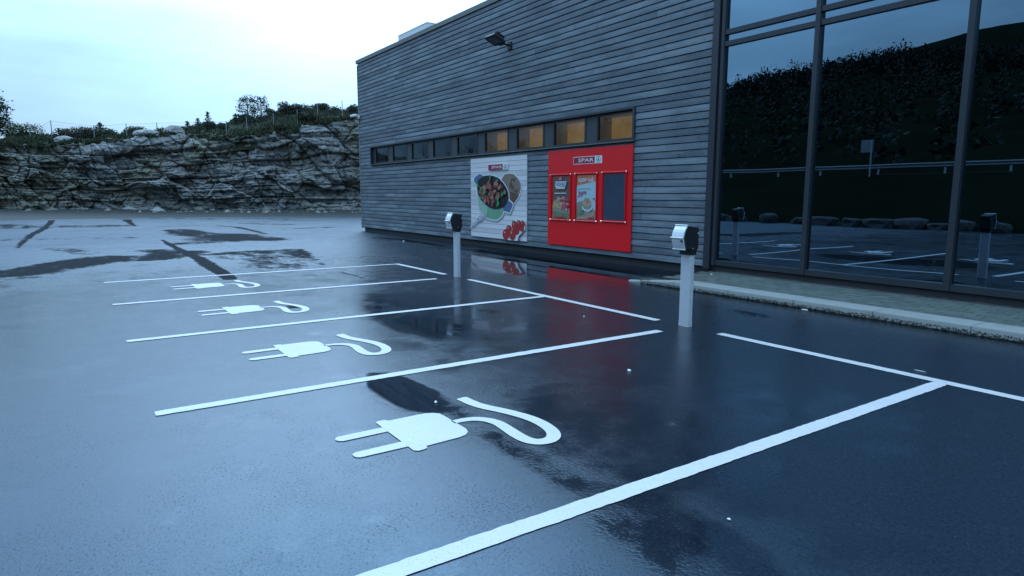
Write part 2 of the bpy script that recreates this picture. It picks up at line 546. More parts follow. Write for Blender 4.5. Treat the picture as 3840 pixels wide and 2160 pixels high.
# ------------------------------------------------------------------ ground
S = 2500.0
tag(MB().add([(-S, -S, -0.06), (S, -S, -0.06), (S, S, -0.06), (-S, S, -0.06)], [(0, 1, 2, 3)]).build('ground', M['hill']), kind='structure')

xs = np.concatenate([np.linspace(-75, -31, 45)[:-1], np.linspace(-31, 13, 441)[:-1], np.linspace(13, 60, 40)])
ys = np.concatenate([np.linspace(-17, -9, 17)[:-1], np.linspace(-9, 4.4, 161)[:-1], np.linspace(4.4, 45, 30)])
XG, YG = np.meshgrid(xs, ys)


def capsule(pts, rad, soft=0.6, strength=1.0):
    """1 inside a poly-line of the given half-width, fading to 0 over soft x radius"""
    if isinstance(rad, (int, float)): rad = [rad] * len(pts)
    best = np.zeros_like(XG)
    for (a, b, ra, rb) in zip(pts[:-1], pts[1:], rad[:-1], rad[1:]):
        dx, dy = b[0] - a[0], b[1] - a[1]
        L = dx * dx + dy * dy + 1e-9
        tt = np.clip(((XG - a[0]) * dx + (YG - a[1]) * dy) / L, 0, 1)
        dist = np.hypot(XG - a[0] - tt * dx, YG - a[1] - tt * dy)
        rr = ra + (rb - ra) * tt
        best = np.maximum(best, np.clip(1 - (dist - rr) / (rr * soft + 0.03), 0, 1))
    return best * strength


def blob(cx, cy, rx, ry, strength=1.0, soft=0.7):
    q = np.hypot((XG - cx) / rx, (YG - cy) / ry)
    return np.clip((1 + soft - q) / soft, 0, 1) * strength


dry = np.zeros_like(XG)
for args in (
    ([(-10.3, -3.15), (-6.25, -3.16), (-4.16, -3.16), (-1.98, -3.18), (-.55, -3.21), (.63, -3.27)], [.03, .06, .09, .10, .09, .10], .5, 1.3),
    ([(-5.12, -3.3), (-4.05, -3.9), (-4.1, -4.3), (-4.6, -4.8), (-3.86, -5.28), (-3.3, -5.67), (-2.44, -6.1), (-2.3, -6.5), (-2.0, -9)], .48, .9, 1.0),
    ([(-6.2, -3.7), (-5.0, -3.25)], .35, .6, .8),
    ([(-16.2, -2.0), (-12.35, -1.8), (-11.4, -1.1), (-9.5, -1.3), (-9, -.55), (-8.4, -.26)], [.35, .6, .8, .9, .6, .3], .9, 1.0),
    ([(-8.25, -2.7), (-8.5, -2.1), (-9.9, -1.4)], .35, .8, .85),
    ([(-4.3, -2.76), (-4.26, -2), (-4.34, -1), (-2.8, -1.04), (-1.05, -1.26), (-.6, -1.3)], [.2, .45, .4, .14, .09, .05], .9, .9),
    ([(-3.3, -2.2), (-2.7, -1.85), (-1.9, -1.76), (-1, -2.1)], .5, 1.2, .72),
    ([(-29.5, -6.2), (-20.2, -6.3), (-15.4, -6.55), (-9, -6.6)], [.10, .09, .08, .04], .5, 1.2),
    ([(-28.6, -2.94), (-20.3, -3.14)], [.16, .05], .5, 1.1),
    ([(-19.5, -2.6), (-18.8, -.1), (-17.4, .34), (-14.1, .33), (-11.7, .23)], [.05, .1, .12, .1, .06], .6, .9),
    ([(-21, -4.2), (-21.5, -5.8)], .9, 1.0, .72),
    ([(-24, -8.2), (-21.5, -7.4)], .9, 1.0, .75),
    ([(-20.7, 1.5), (-18.2, 2.7)], .35, 1.0, .7),
    ([(-14.4, 1.8), (-15, 4.1)], .22, 1.0, .7),
    ([(.6, -1.44), (1.0, -1.42), (1.65, -1.37)], .05, 1.0, .85),
    ([(-1.2, -1.0), (.2, -1.25)], .2, 1.0, .5),
    ([(-8.2, -5.8), (-7.4, -5.4), (-6.1, -5.1)], .25, 1.0, .62),
    ([(-1.5, -7.2), (-1.4, -6.0)], .12, 1.0, .6),
    ([(-13, -8), (-12, -4)], .3, 1.0, .5),
    ([(-28, 3), (-22, 5)], .6, 1.0, .55),
    ([(-30, -1), (-27, 1)], .6, 1.0, .5),
): dry = np.maximum(dry, capsule(*args))
far = np.clip((-XG - 6) / 16, 0, 1) * 0.27
dry = np.maximum(dry, far + 0.0)

pool = np.zeros_like(XG)
for args in ((7.95, -3.50, .46, .17, 1.1), (5.2, -1.85, 1.5, .65, .72), (5.9, -2.3, .5, .3, .85), (8.0, -1.3, .9, .4, .3), (1.0, 2.3, 3.2, 1.1, .85), (2.0, 2.1, 1.6, .9, 1.25),
             (7.36, 1.2, .28, .12, 1.0), (9.5, -2.7, .9, .5, .55), (5.4, -3.3, .35, .35, .6), (-5.5, 2.8, 2.0, .35, .8), (9.9, -1.4, .7, .5, .5), (3.9, -3.15, .12, .12, .9)):
    pool = np.maximum(pool, blob(*args))
pool = np.maximum(pool, capsule([(8.3, -3.5), (9.1, -3.44), (9.7, -3.46), (10.2, -3.38), (10.6, -3.42), (11.2, -3.6)], [.14, .06, .05, .20, .18, .08], .9, .72))
lot = grid_mesh('parking_lot', XG, YG, np.zeros_like(XG), M['asphalt'], dict(dry=dry, pool=pool, film=np.clip((-XG + 2) / 12, 0, 1)), kind='structure')

# painted bay lines: each stroke its own piece of the lot, 4 mm thick thermoplastic
PZ = 0.004


def stroke(x0, x1, y0, y1):
    """a rectangle with slightly uneven edges"""
    n = max(2, int(max(x1 - x0, y1 - y0) / 0.035))
    vs, fs = [], []
    along_x = (x1 - x0) > (y1 - y0)
    for i in range(n + 1):
        tt = i / n
        e0, e1 = random.gauss(0, .0016), random.gauss(0, .0016)
        if along_x:
            x = x0 + (x1 - x0) * tt; a, b = (x, y0 + e0), (x, y1 + e1)
        else:
            y = y0 + (y1 - y0) * tt; a, b = (x1 + e0, y), (x0 + e1, y)
        if i in (0, n):
            k = .008 if i == 0 else -.008
            if along_x: a, b = (a[0], a[1] + .006), (b[0], b[1] - .006)
            else: a, b = (a[0] - .006, a[1]), (b[0] + .006, b[1])
        vs += [(*a, PZ), (*b, PZ)]
    for i in range(n): fs.append((2 * i, 2 * i + 2, 2 * i + 3, 2 * i + 1))
    return MB().add(vs, fs).build('painted_line', M['paint'], lot)


LX = [0.02, 2.50, 5.0, 7.50, 10.0]
HW = .052
for k, x in enumerate(LX):
    y1 = (-HW - .001) if k in (0, 2, 4) else -0.40
    stroke(x - HW, x + HW, -5.03, y1)
stroke(LX[0] - HW, 2.06, -HW, HW)
stroke(2.88, 7.09, -HW, HW)
stroke(7.93, 12.08, -HW, HW)
stroke(12.9, 17.1, -HW, HW)
stroke(12.5 - HW, 12.5 + HW, -5.03, -.40)

sym_body = [(8.44, -3.91), (8.43, -3.89), (8.43, -3.85), (8.46, -3.83), (8.46, -3.67), (8.465, -3.58), (8.485, -3.53), (8.52, -3.505), (8.57, -3.50), (8.67, -3.498), (8.74, -3.498), (8.85, -3.50), (8.90, -3.515), (8.935, -3.55), (8.95, -3.60), (8.96, -3.82), (8.99, -3.83), (9.0, -3.86), (9.0, -3.89), (8.98, -3.91)]
cable_pts = [(8.705, -3.51), (8.705, -3.45), (8.715, -3.4), (8.74, -3.35), (8.80, -3.305), (8.88, -3.285), (8.98, -3.29), (9.09, -3.30), (9.17, -3.30), (9.23, -3.285), (9.265, -3.25), (9.275, -3.20), (9.255, -3.15), (9.21, -3.11), (9.14, -3.08), (9.03, -3.062), (8.91, -3.068), (8.80, -3.095), (8.69, -3.135), (8.59, -3.18), (8.51, -3.207), (8.43, -3.22), (8.35, -3.225), (8.31, -3.23)]


def catmull(pts, n=4):
    out = []
    for i in range(len(pts) - 1):
        p0, p1, p2, p3 = (Vector(pts[max(0, min(len(pts) - 1, i + k))]) for k in (-1, 0, 1, 2))
        for j in range(n):
            s = j / n
            out.append(0.5 * ((2 * p1) + (p2 - p0) * s + (2 * p0 - 5 * p1 + 4 * p2 - p3) * s * s + (3 * p1 - p0 - 3 * p2 + p3) * s ** 3))
    out.append(Vector(pts[-1]))
    return out


def plug_symbol(dx, name, label, wk):
    mb = MB()
    jit = lambda: random.gauss(0, .0012)
    def flat(poly): mb.add([(x + dx + jit(), y + jit(), PZ) for x, y in poly], [tuple(range(len(poly)))])
    flat(sym_body[::-1] if False else sym_body)
    for x0, x1 in ((8.545, 8.63), (8.825, 8.91)):
        flat([(x0, -3.911), (x0, -4.185), (x0 + .012, -4.205), (x0 + .03, -4.213), (x1 - .03, -4.213), (x1 - .012, -4.205), (x1, -4.185), (x1, -3.911)])
    cp = catmull(cable_pts, 4)
    n = len(cp)
    vs, fs = [], []
    for i, pnt in enumerate(cp):
        dd = cp[min(i + 1, n - 1)] - cp[max(i - 1, 0)]; dd = Vector((dd[0], dd[1])).normalized()
        nn = Vector((-dd.y, dd.x))
        f = i / (n - 1)
        w = (.028 + .014 * min(1, f / .3)) * wk
        if i == n - 1: w *= .6
        vs += [(pnt[0] + dx + nn.x * w, pnt[1] + nn.y * w, PZ), (pnt[0] + dx - nn.x * w, pnt[1] - nn.y * w, PZ)]
    for i in range(n - 1): fs.append((2 * i, 2 * i + 1, 2 * i + 3, 2 * i + 2))
    mb.add(vs, fs)
    o = mb.build(name, M['paint'], lot, recalc=True)
    for pl in o.data.polygons:
        if pl.normal.z < 0: pl.flip()
    o['label'] = label
    return o


for dx, w, lb in ((0, 1.0, 'white painted plug symbol in the bay closest to the camera'), (-2.48, 1.05, 'white painted plug symbol in the second bay'), (-4.94, 1.0, 'white painted plug symbol in the third bay'), (-7.44, 1.0, 'white painted plug symbol in the farthest bay')):
    plug_symbol(dx, 'plug_symbol', lb, w)

# ------------------------------------------------------------------ kerb, pavement
kerb = tag(MB().box(4.6, 16.0, 2.16, 2.44, -0.05, 0.05).build('kerb', M['gravel_dark']), kind='structure')
x = 4.45
first = True
while x < 15.5:
    L = 0.98
    h0 = 0.0 if first else 0.095
    y0, y1 = 2.07, 2.44
    hh0 = 0.02 if first else .095
    yl1 = 2.16 if first else y1
    pr = [(x, y0 + .02 if first else y0, 0.002), (x + L, y0, 0.002), (x + L, y1, 0.002), (x, yl1, 0.002),
          (x, y0 + .045 if first else y0 + .012, hh0), (x + L, y0 + .012, .095), (x + L, y1, .095), (x, yl1 - .01 if first else y1, hh0)]
    MB().add(pr, [(0, 3, 2, 1), (4, 5, 6, 7), (0, 1, 5, 4), (1, 2, 6, 5), (2, 3, 7, 6), (3, 0, 4, 7)]).build('kerb_stone', M['kerb'], kerb, bevel=.012)
    x += L + .006
    first = False
pav = tag(MB().add([(4.86, 2.445, -.02), (16, 2.445, -.02), (16, 3.62, -.02), (4.86, 3.62, -.02), (4.86, 2.445, .078), (16, 2.445, .078), (16, 3.62, .10), (4.86, 3.62, .10)],
                   [(0, 3, 2, 1), (4, 5, 6, 7), (0, 1, 5, 4), (1, 2, 6, 5), (2, 3, 7, 6), (3, 0, 4, 7)]).build('pavement', M['gravel_dark']), kind='structure')
pl, pw_ = 0.205, 0.136
paver0 = None
rows = 8
for j in range(rows):
    for i in range(27):
        cx = 4.86 + pl * (i + .5 + (.5 if j % 2 else 0)); cy = 2.45 + pw_ * (j + .5)
        z = .078 + .022 * (cy - 2.445) / 1.175 + .012
        if paver0 is None:
            mb = MB().box(-pl / 2 + .003, pl / 2 - .003, -pw_ / 2 + .003, pw_ / 2 - .003, -.02, .0)
            o = mb.build('paver', M['paver'], None, bevel=.006)
            paver0 = o
        else:
            o = bpy.data.objects.new('paver', paver0.data); COL.objects.link(o)
        o.parent = pav
        o.location = (cx, cy, z + random.gauss(0, .0015))
        o.rotation_euler = (random.gauss(0, .006) + .018, random.gauss(0, .006), 0)
MB().add([(10.42, 2.445, .083), (16, 2.445, .083), (16, 3.62, .105), (10.42, 3.62, .105)], [(0, 1, 2, 3)]).build('paving', M['paver'], pav)
gx = np.linspace(4.5, 16, 180); gy = np.linspace(3.55, 3.80, 6)
GX, GY = np.meshgrid(gx, gy)
tag(grid_mesh('gravel_strip', GX, GY, .085 + .03 * fbm(GX * 14, GY * 14, 3, 5) + np.where((GX < 4.9), -.06, 0), M['gravel_dark']), 'dark gravel strip between the pavers and the glass wall', 'gravel', kind='stuff')
mb = MB()
for k in range(700):
    x = random.uniform(4.9, 11.5)
    h = random.uniform(.008, .026) * (0.5 + random.random())
    a = random.uniform(0, 6.28); w = random.uniform(.006, .02)
    y = 2.068 - abs(random.gauss(0, .012))
    mb.add([(x - w * math.cos(a), y - w * math.sin(a), .002), (x + w * math.cos(a), y + w * math.sin(a), .002), (x + random.gauss(0, .006), y + .004, h)], [(0, 1, 2)])
for k in range(5000):
    x = random.uniform(4.75, 11.5)
    z = random.random() ** 2.0 * .05 + .002
    y = 2.0695 + .012 * z / .095 - .004 - random.random() * .005
    s_ = random.uniform(.004, .009)
    a = random.random() * 6.28
    mb.add([(x + s_ * math.cos(a + j * 2.1), y - random.random() * .004, max(.001, z + s_ * math.sin(a + j * 2.1))) for j in range(3)], [(0, 1, 2)])
tag(mb.build('moss', M['moss']), 'dark green moss along the foot of the kerb', 'moss', kind='stuff')

# ------------------------------------------------------------------ the shop building
WY = 3.70
shop = empty('shop_building', (4.65, 3.8, 0), 'long supermarket building clad in weathered grey boards with a dark glass front', 'building')
BX0, BX1 = -11.48, 4.64
PITCH_B, Z0 = 0.126, 0.15
NROW = 47
ZT = Z0 + NROW * PITCH_B
OX0, OX1 = -10.36, 2.85          # window band opening
OZ0, OZ1 = Z0 + 18 * PITCH_B, Z0 + 23 * PITCH_B
wall = MB()
wall.box(BX0 + .02, BX1, WY + .03, WY + .07, Z0, OZ0).box(BX0 + .02, BX1, WY + .03, WY + .07, OZ1, ZT)
wall.box(BX0 + .02, OX0, WY + .03, WY + .07, OZ0, OZ1).box(OX1, BX1, WY + .03, WY + .07, OZ0, OZ1)
wall = wall.build('wall', M['dark_wood'], shop)
# unit board: 1 m long, tilted lap profile with a shadow gap under it
hb = PITCH_B - .017
prof = [(-.004, .0), (-.001, hb * .5), (.008, hb), (.030, hb + .010), (.030, .0)]
ub = MB().prism([(y, z) for y, z in prof], 'x', 0, 1)
unit = ub.build('board', M['board'], None, recalc=True)
unit_mesh = unit.data
bpy.data.objects.remove(unit)


def put_board(x0, x1, z):
    o = bpy.data.objects.new('board', unit_mesh)
    COL.objects.link(o); o.parent = wall
    off = wloc(wall)
    o.location = (x0 - off.x, WY + random.gauss(0, .0012) - off.y, z - off.z)
    o.scale = (x1 - x0, 1, 1)
    o.rotation_euler = (random.gauss(0, .006), random.gauss(0, .00035), 0)


for k in range(NROW):
    z = Z0 + k * PITCH_B + .016
    spans = [(BX0 + .05, BX1 - .005)]
    if OZ0 - .001 <= Z0 + k * PITCH_B < OZ1 - .001: spans = [(BX0 + .05, OX0 - .01), (OX1 + .01, BX1 - .005)]
    for a, b in spans:
        cuts = [a]
        x = a + random.uniform(1.2, 4.8)
        while x < b - .9:
            cuts.append(x); x += random.choice((3.6, 4.2, 4.8, 5.4)) + random.uniform(-.2, .2)
        cuts.append(b)
        for c0, c1 in zip(cuts[:-1], cuts[1:]): put_board(c0 + .0015, c1 - .0015, z)

MB().box(BX0, BX0 + .05, WY - .012, WY + .06, Z0 - .02, ZT - .06).build('corner_board', M['pale_wood'], shop, bevel=.004)
MB().box(BX0 - .045, BX0 - .003, WY + .02, WY + .14, Z0 - .02, ZT - .2).build('corner_board', M['pale_wood'], shop, bevel=.004)
MB().prism([(WY - .03, ZT + .004), (WY - .034, ZT + .125), (WY + .4, ZT + .14), (WY + .4, ZT + .004)], 'x', BX0 - .05, BX1 + .01).build('coping', M['coping'], shop, recalc=True)
MB().prism([(WY - .03, ZT + .004), (WY - .034, ZT + .125), (WY + .4, ZT + .14), (WY + .4, ZT + .004)], 'x', BX1 + .012, 16.05).build('coping', M['frame'], shop, recalc=True)
# plinth, side, back and roof
MB().box(-11.36, BX1 + .1, WY + .075, WY + .2, -.02, Z0 + .02).build('plinth', M['concrete_dark'], shop)
MB().box(BX0 - .002, BX0 + .15, WY + .145, 22, Z0, ZT).build('side_wall', M['board'], shop)
MB().box(-11.34, -11.2, WY + .2, 22, -.02, Z0).build('side_plinth', M['concrete_dark'], shop)
MB().box(BX0 - .002, 16, 22.004, 22.2, 0, ZT).build('back_wall', M['board'], shop)
MB().box(16.002, 16.2, WY + .1, 22, 0, ZT).build('end_wall', M['frame2'], shop)
MB().box(BX0 + .1, 16, WY + .402, 22, ZT - .3, ZT - .02).build('roof', M['lot_roof'], shop)
# roof unit
ru = MB().box(-9.85, -7.62, 4.62, 5.6, ZT - .01, 6.86).build('ventilation_unit', M['roofbox'], shop, bevel=.01)
MB().box(-9.86, -7.61, 4.61, 5.61, 6.862, 6.88).build('lid', M['roofbox'], ru)

# window band
GY_ = WY + .085
band = MB()
band.box(OX0, OX1, GY_ + .05, GY_ + .07, OZ0, OZ1) if False else None
fr = MB()
fr.box(OX0 - .03, OX1 + .03, WY - .03, WY + .08, OZ1 - .03, OZ1 + .012).box(OX0 - .03, OX0 + .03, WY - .03, WY + .08, OZ0 + .03, OZ1 - .032).box(OX1 - .03, OX1 + .03, WY - .03, WY + .08, OZ0 + .03, OZ1 - .032)
bandf = fr.build('window_surround', M['frame'], shop)
MB().prism([(WY - .07, OZ0 - .008), (WY - .07, OZ0 + .006), (WY + .08, OZ0 + .028), (WY + .08, OZ0 - .008)], 'x', OX0 - .04, OX1 + .04).build('window_sill', M['coping'], shop, recalc=True)
WX = [1.735 - 1.475 * k for k in range(9)]
WW = 1.055
WZ0, WZ1 = OZ0 + .075, OZ1 - .075
prev = OX1 - .031
for k, x in enumerate(WX):
    a, b = x - .045, min(x + WW + .045, OX1 - .032)
    if prev - b > .02:
        MB().box(b + .001, prev - .001, GY_ - .02, GY_ + .03, OZ0 + .03, OZ1 - .032).build('panel', M['frame2'], shop)
    prev = a
    win = MB().box(a, b, GY_ - .03, GY_ + .04, OZ0 + .03, WZ0).box(a, b, GY_ - .03, GY_ + .04, WZ1, OZ1 - .032).box(a, x, GY_ - .03, GY_ + .04, WZ0, WZ1).box(b - (.045 if k else .03), b, GY_ - .03, GY_ + .04, WZ0, WZ1).build('window', M['frame'], shop)
    xb = b - .046 if k else b - .031
    MB().add([(x + .001, GY_, WZ0 + .001), (xb, GY_, WZ0 + .001), (xb, GY_, WZ1 - .001), (x + .001, GY_, WZ1 - .001)], [(0, 1, 2, 3)]).build('pane', M['glass_band'], win)
    # deep white inner reveal
    y0, y1 = GY_ + .041, GY_ + .36
    rv = MB().box(x - .02, x, y0, y1, WZ0, WZ1).box(b - .045, b - .03, y0, y1, WZ0, WZ1).box(x, b - .046, y0, y1, WZ0 - .02, WZ0).box(x, b - .046, y0, y1, WZ1, WZ1 + .02)
    rv.build('reveal', M['white_reveal'], win)
if prev - (OX0 + .031) > .02:
    MB().box(OX0 + .032, prev - .001, GY_ - .02, GY_ + .03, OZ0 + .03, OZ1 - .032).build('panel', M['frame2'], shop)
# rooms behind: a storeroom with a self-glowing wall behind the four windows by the glass front, a dark one behind the others
MB().box(-3.36, 3.4, 4.36, 4.4, 1.2, 4.2).build('glowing_room_wall', M['lit'], shop)
MB().box(-3.42, -3.37, GY_ + .37, 5.3, 1.2, 4.2).build('partition', M['interior_dark'], shop)
MB().box(3.402, 3.45, GY_ + .37, 5.3, 1.2, 4.2).build('partition', M['interior_dark'], shop)
MB().box(2.35, 2.39, 4.28, 4.32, 2.2, 3.2).build('shelf_post', M['white_reveal'], shop)
sh = MB().add([(2.02, 4.25, 2.40), (2.10, 4.25, 2.40), (2.78, 4.25, 3.0), (2.70, 4.25, 3.0), (2.02, 4.28, 2.40), (2.10, 4.28, 2.40), (2.78, 4.28, 3.0), (2.70, 4.28, 3.0)], [(0, 1, 2, 3), (4, 7, 6, 5), (0, 4, 5, 1), (1, 5, 6, 2), (2, 6, 7, 3), (3, 7, 4, 0)])
sh.build('stair_rail', M['white_reveal'], shop)
MB().box(-11.2, -3.43, 4.6, 4.65, 1.2, 4.2).build('dark_room_wall', M['interior_dark'], shop)
MB().box(-11.2, 3.5, GY_ + .1, 5.3, 4.2, 4.25).build('room_ceiling', M['interior_dark'], shop)

# glass front
GX0, GX1 = 4.645, 16.0
GFY = 3.76
glassf = MB().box(GX0 + .002, 4.775, WY - .03, GFY + .08, .13, ZT).build('glass_front', M['frame'], shop)
MB().box(4.80, 4.865, WY + .0, GFY + .07, .2, ZT - .002).build('mullion', M['frame'], glassf)
mulx = [6.485, 8.455, 10.425, 12.395, 14.365]
for x in mulx:
    MB().box(x - .038, x + .038, WY - .005, GFY + .07, .2, ZT - .002).build('mullion', M['frame'], glassf, bevel=.006)
edges = [4.83] + mulx + [15.96]
ZB = [(.2, .285), (3.80, 3.875), (3.985, 4.06), (6.0, 6.065)]
for a, b in zip(edges[:-1], edges[1:]):
    for z0, z1 in ZB:
        MB().box(a + .039, b - .039, WY + .012, GFY + .06, z0, z1).build('transom', M['frame'], glassf)
    for (z0, z1) in ((ZB[0][1], ZB[1][0]), (ZB[1][1], ZB[2][0]), (ZB[2][1], ZB[3][0])):
        n = 14
        gx = np.linspace(a + .036, b - .036, n); gz = np.linspace(z0 - .003, z1 + .003, n)
        GX, GZ = np.meshgrid(gx, gz)
        uu, vv = np.meshgrid(np.linspace(-1, 1, n), np.linspace(-1, 1, n))
        bow = .0016 * min(1.0, (z1 - z0)) * (1 - uu ** 2) * (1 - vv ** 4)
        off = wloc(glassf)
        grid_mesh('pane', GX - off.x, GFY + bow - off.y, GZ - off.z, M['glass_big'], smooth=True, parent=glassf)
MB().box(4.645, 16, GFY + .005, GFY + .12, -.02, .198).build('sill_plinth', M['concrete_dark'], glassf)
MB().box(4.7, 16, GFY + .13, 12, .1, .15).build('shop_floor', M['interior_dark'], shop)
MB().box(4.7, 16, 12.0, 12.1, .1, 6).build('shop_back_wall', M['interior_dark'], shop)
MB().box(4.64, 4.7, GFY + .13, 12, .1, 6).build('shop_side_wall', M['interior_dark'], shop)

# ------------------------------------------------------------------ floodlight, security camera
fl = empty('floodlight', (-1.42, WY, 4.93), 'black rectangular floodlight on a short arm high on the board wall', 'floodlight')
MB().box(-1.50, -1.34, WY - .035, WY - .002, 4.84, 5.02).build('wall_plate', M['dark_metal'], fl, bevel=.008)
MB().tube([(-1.42, WY - .03, 4.93), (-1.42, WY - .16, 4.95), (-1.40, WY - .26, 5.0)], .022, 10).build('arm', M['dark_metal'], fl, smooth=True)
# head: tilted slab, glass underneath
hd = Vector((-1.40, WY - .44, 5.04))
ang = R(-24)
ex = Vector((1, 0, 0)); ey = Vector((0, math.cos(ang), math.sin(ang))); ez = ex.cross(ey)


def slab(mb, cx, cy, cz, sx, sy, sz, taper=1.0):
    vs = []
    for zz, tp in ((-1, 1.0), (1, taper)):
        for yy in (-1, 1):
            for xx in (-1, 1):
                vs.append(hd + ex * (cx + xx * sx * tp) + ey * (cy + yy * sy * tp) + ez * (cz + zz * sz))
    return mb.add(vs, [(0, 2, 3, 1), (4, 5, 7, 6), (0, 1, 5, 4), (2, 6, 7, 3), (0, 4, 6, 2), (1, 3, 7, 5)])


hb_ = slab(MB(), 0, 0, .0, .228, .178, .042, .72).build('lamp_head', M['dark_metal'], fl, bevel=.012)
slab(MB(), 0, 0, -.056, .18, .12, .004).build('lamp_glass', M['lamp_glass'], hb_)
fm = MB()
slab(fm, 0, .155, -.054, .225, .022, .008); slab(fm, 0, -.158, -.054, .225, .02, .008); slab(fm, .208, 0, -.054, .018, .125, .008); slab(fm, -.208, 0, -.054, .018, .125, .008)
fm.build('bezel', M['dark_metal'], hb_)
for k in range(6): slab(MB(), -.15 + k * .06, .02, .07, .006, .12, .025).build('cooling_fin', M['dark_metal'], hb_)
slab(MB(), 0, .21, -.01, .10, .03, .035).build('hinge', M['dark_metal'], fl)

sc_ = empty('security_camera', (-11.46, WY - .02, 4.2), 'small white security camera on the far corner of the board wall', 'security camera')
MB().box(-11.42, -11.27, WY - .07, WY - .014, 4.12, 4.26).build('mount', M['white_plastic'], sc_, bevel=.01)
MB().tube([(-11.36, WY - .06, 4.2), (-11.44, WY - .13, 4.22)], .03, 8).build('bracket', M['white_plastic'], sc_)
b_ = MB().tube([(-11.36, WY - .10, 4.235), (-11.60, WY - .24, 4.215)], .055, 12).build('housing', M['white_plastic'], sc_, smooth=False)
MB().tube([(-11.601, WY - .2406, 4.215), (-11.606, WY - .2435, 4.2145)], .042, 12).build('lens', M['black_plastic'], b_)


# ------------------------------------------------------------------ posters on the wall
def circle(cx, cz, rx, rz, n=18, a0=0.0, jit=0.0):
    return [(cx + rx * (1 + random.uniform(-jit, jit)) * math.cos(a0 + 2 * math.pi * k / n), cz + rz * (1 + random.uniform(-jit, jit)) * math.sin(a0 + 2 * math.pi * k / n)) for k in range(n)]


def grow(poly, g):
    cx = sum(p[0] for p in poly) / len(poly); cz = sum(p[1] for p in poly) / len(poly)
    return [(x + g * (x - cx) / (math.hypot(x - cx, z - cz) + 1e-6), z + g * (z - cz) / (math.hypot(x - cx, z - cz) + 1e-6)) for x, z in poly]


class Print(MB):
    """flat print: coloured shapes laid one above the other, 0.3 mm apart, on a panel facing -Y"""
    def __init__(self, y):
        super().__init__(); self.y = y; self.mats = []; self.k = 0

    def shape(self, poly, mat):
        self.k += 1
        if mat not in self.mats: self.mats.append(mat)
        bmv = [(x, self.y - .0003 * self.k, z) for x, z in poly]
        # orient to -Y
        ar = sum(poly[i][0] * poly[(i + 1) % len(poly)][1] - poly[(i + 1) % len(poly)][0] * poly[i][1] for i in range(len(poly)))
        f = tuple(range(len(poly))) if ar > 0 else tuple(range(len(poly) - 1, -1, -1))
        self.add(bmv, [f], self.mats.index(mat))

    def done(self, name, parent): return self.build(name, [M[m] for m in self.mats], parent)


def pm(key, col, rough=0.35, var=0.1, scale=8):
    M[key] = simple(key, col, rough, var=var, scale=scale)


pm('print_lilac_a', (0.78, 0.73, 0.74), var=.08, scale=3); pm('print_lilac_b', (0.68, 0.64, 0.66), var=.1, scale=3); pm('print_lilac_c', (0.82, 0.78, 0.78), var=.07, scale=3)
pm('print_seam', (0.33, 0.32, 0.37)); pm('print_blue', (0.10, 0.17, 0.30), var=.15); pm('print_pot', (0.20, 0.42, 0.25), var=.2, scale=2); pm('print_pot_light', (0.36, 0.55, 0.42), var=.12, scale=2)
pm('print_black', (0.02, 0.014, 0.012)); pm('print_meat_a', (0.34, 0.12, 0.085), var=.3, scale=14); pm('print_meat_b', (0.46, 0.20, 0.15), var=.3, scale=14); pm('print_meat_c', (0.24, 0.075, 0.055), var=.3, scale=14)
pm('print_herb', (0.03, 0.36, 0.12), var=.3, scale=14); pm('print_herb_b', (0.08, 0.26, 0.10), var=.3); pm('print_bread', (0.26, 0.19, 0.15), var=.25, scale=6); pm('print_bread_b', (0.14, 0.085, 0.055), var=.3, scale=10); pm('print_bread_c', (0.40, 0.30, 0.22), var=.2)
pm('print_tomato', (0.46, 0.035, 0.03), var=.15, scale=6); pm('print_tomato_b', (0.34, 0.02, 0.025), var=.15); pm('print_fork', (0.52, 0.53, 0.58), var=.1); pm('print_shade', (0.33, 0.33, 0.38))
pm('print_brown', (0.16, 0.10, 0.085), var=.2, scale=5); pm('print_aqua', (0.45, 0.62, 0.66), var=.06, scale=3); pm('print_orange', (0.62, 0.20, 0.10), var=.1, scale=4); pm('print_olive', (0.20, 0.23, 0.13), var=.3); pm('print_olive_b', (0.30, 0.32, 0.24), var=.3, scale=5)
pm('print_yellow', (0.55, 0.42, 0.16), var=.2); pm('print_pink', (0.55, 0.10, 0.16), var=.25, scale=10); pm('print_skin', (0.60, 0.36, 0.27), var=.2); pm('print_navy', (0.055, 0.075, 0.11), rough=.22, var=.25, scale=2.2)
pm('print_pale', (0.62, 0.66, 0.66), var=.06); pm('print_magenta', (0.50, 0.03, 0.10), var=.05)


def spar_logo(parent, x0, x1, z0, z1, split, y, border):
    """red name plate with white lettering and a fir tree in a ring"""
    pl_ = MB().box(x0, x1, y, y + .016, z0, z1).build('logo_plate', M['white'], parent)
    pr = Print(y - .0006)
    bw = .012 if border else .004
    pr.shape([(x0 + bw, z0 + bw), (split, z0 + bw), (split, z1 - bw), (x0 + bw, z1 - bw)], 'crimson')
    cx, cz, rr = (split + x1) / 2 + .002, (z0 + z1) / 2, (z1 - z0) * .43
    pr.shape(circle(cx, cz, rr, rr, 28), 'logo_green'); pr.shape(circle(cx, cz, rr * .86, rr * .86, 28), 'white')
    tr = [(0, .80), (.18, .42), (.10, .44), (.34, .02), (.22, .04), (.50, -.42), (.08, -.36), (.08, -.66), (-.08, -.66), (-.08, -.36), (-.50, -.42), (-.22, .04), (-.34, .02), (-.10, .44), (-.18, .42)]
    pr.shape([(cx + a * rr, cz + b * rr) for a, b in tr], 'logo_green')
    pr.done('emblem', pl_)
    w = split - x0
    text_mesh('SPAR', 1, x0 + w * .24, split - w * .035, z0 + (z1 - z0) * .27, z1 - (z1 - z0) * .25, y - .003, M['white'], 'lettering', pl_, bold=.012)
    return pl_


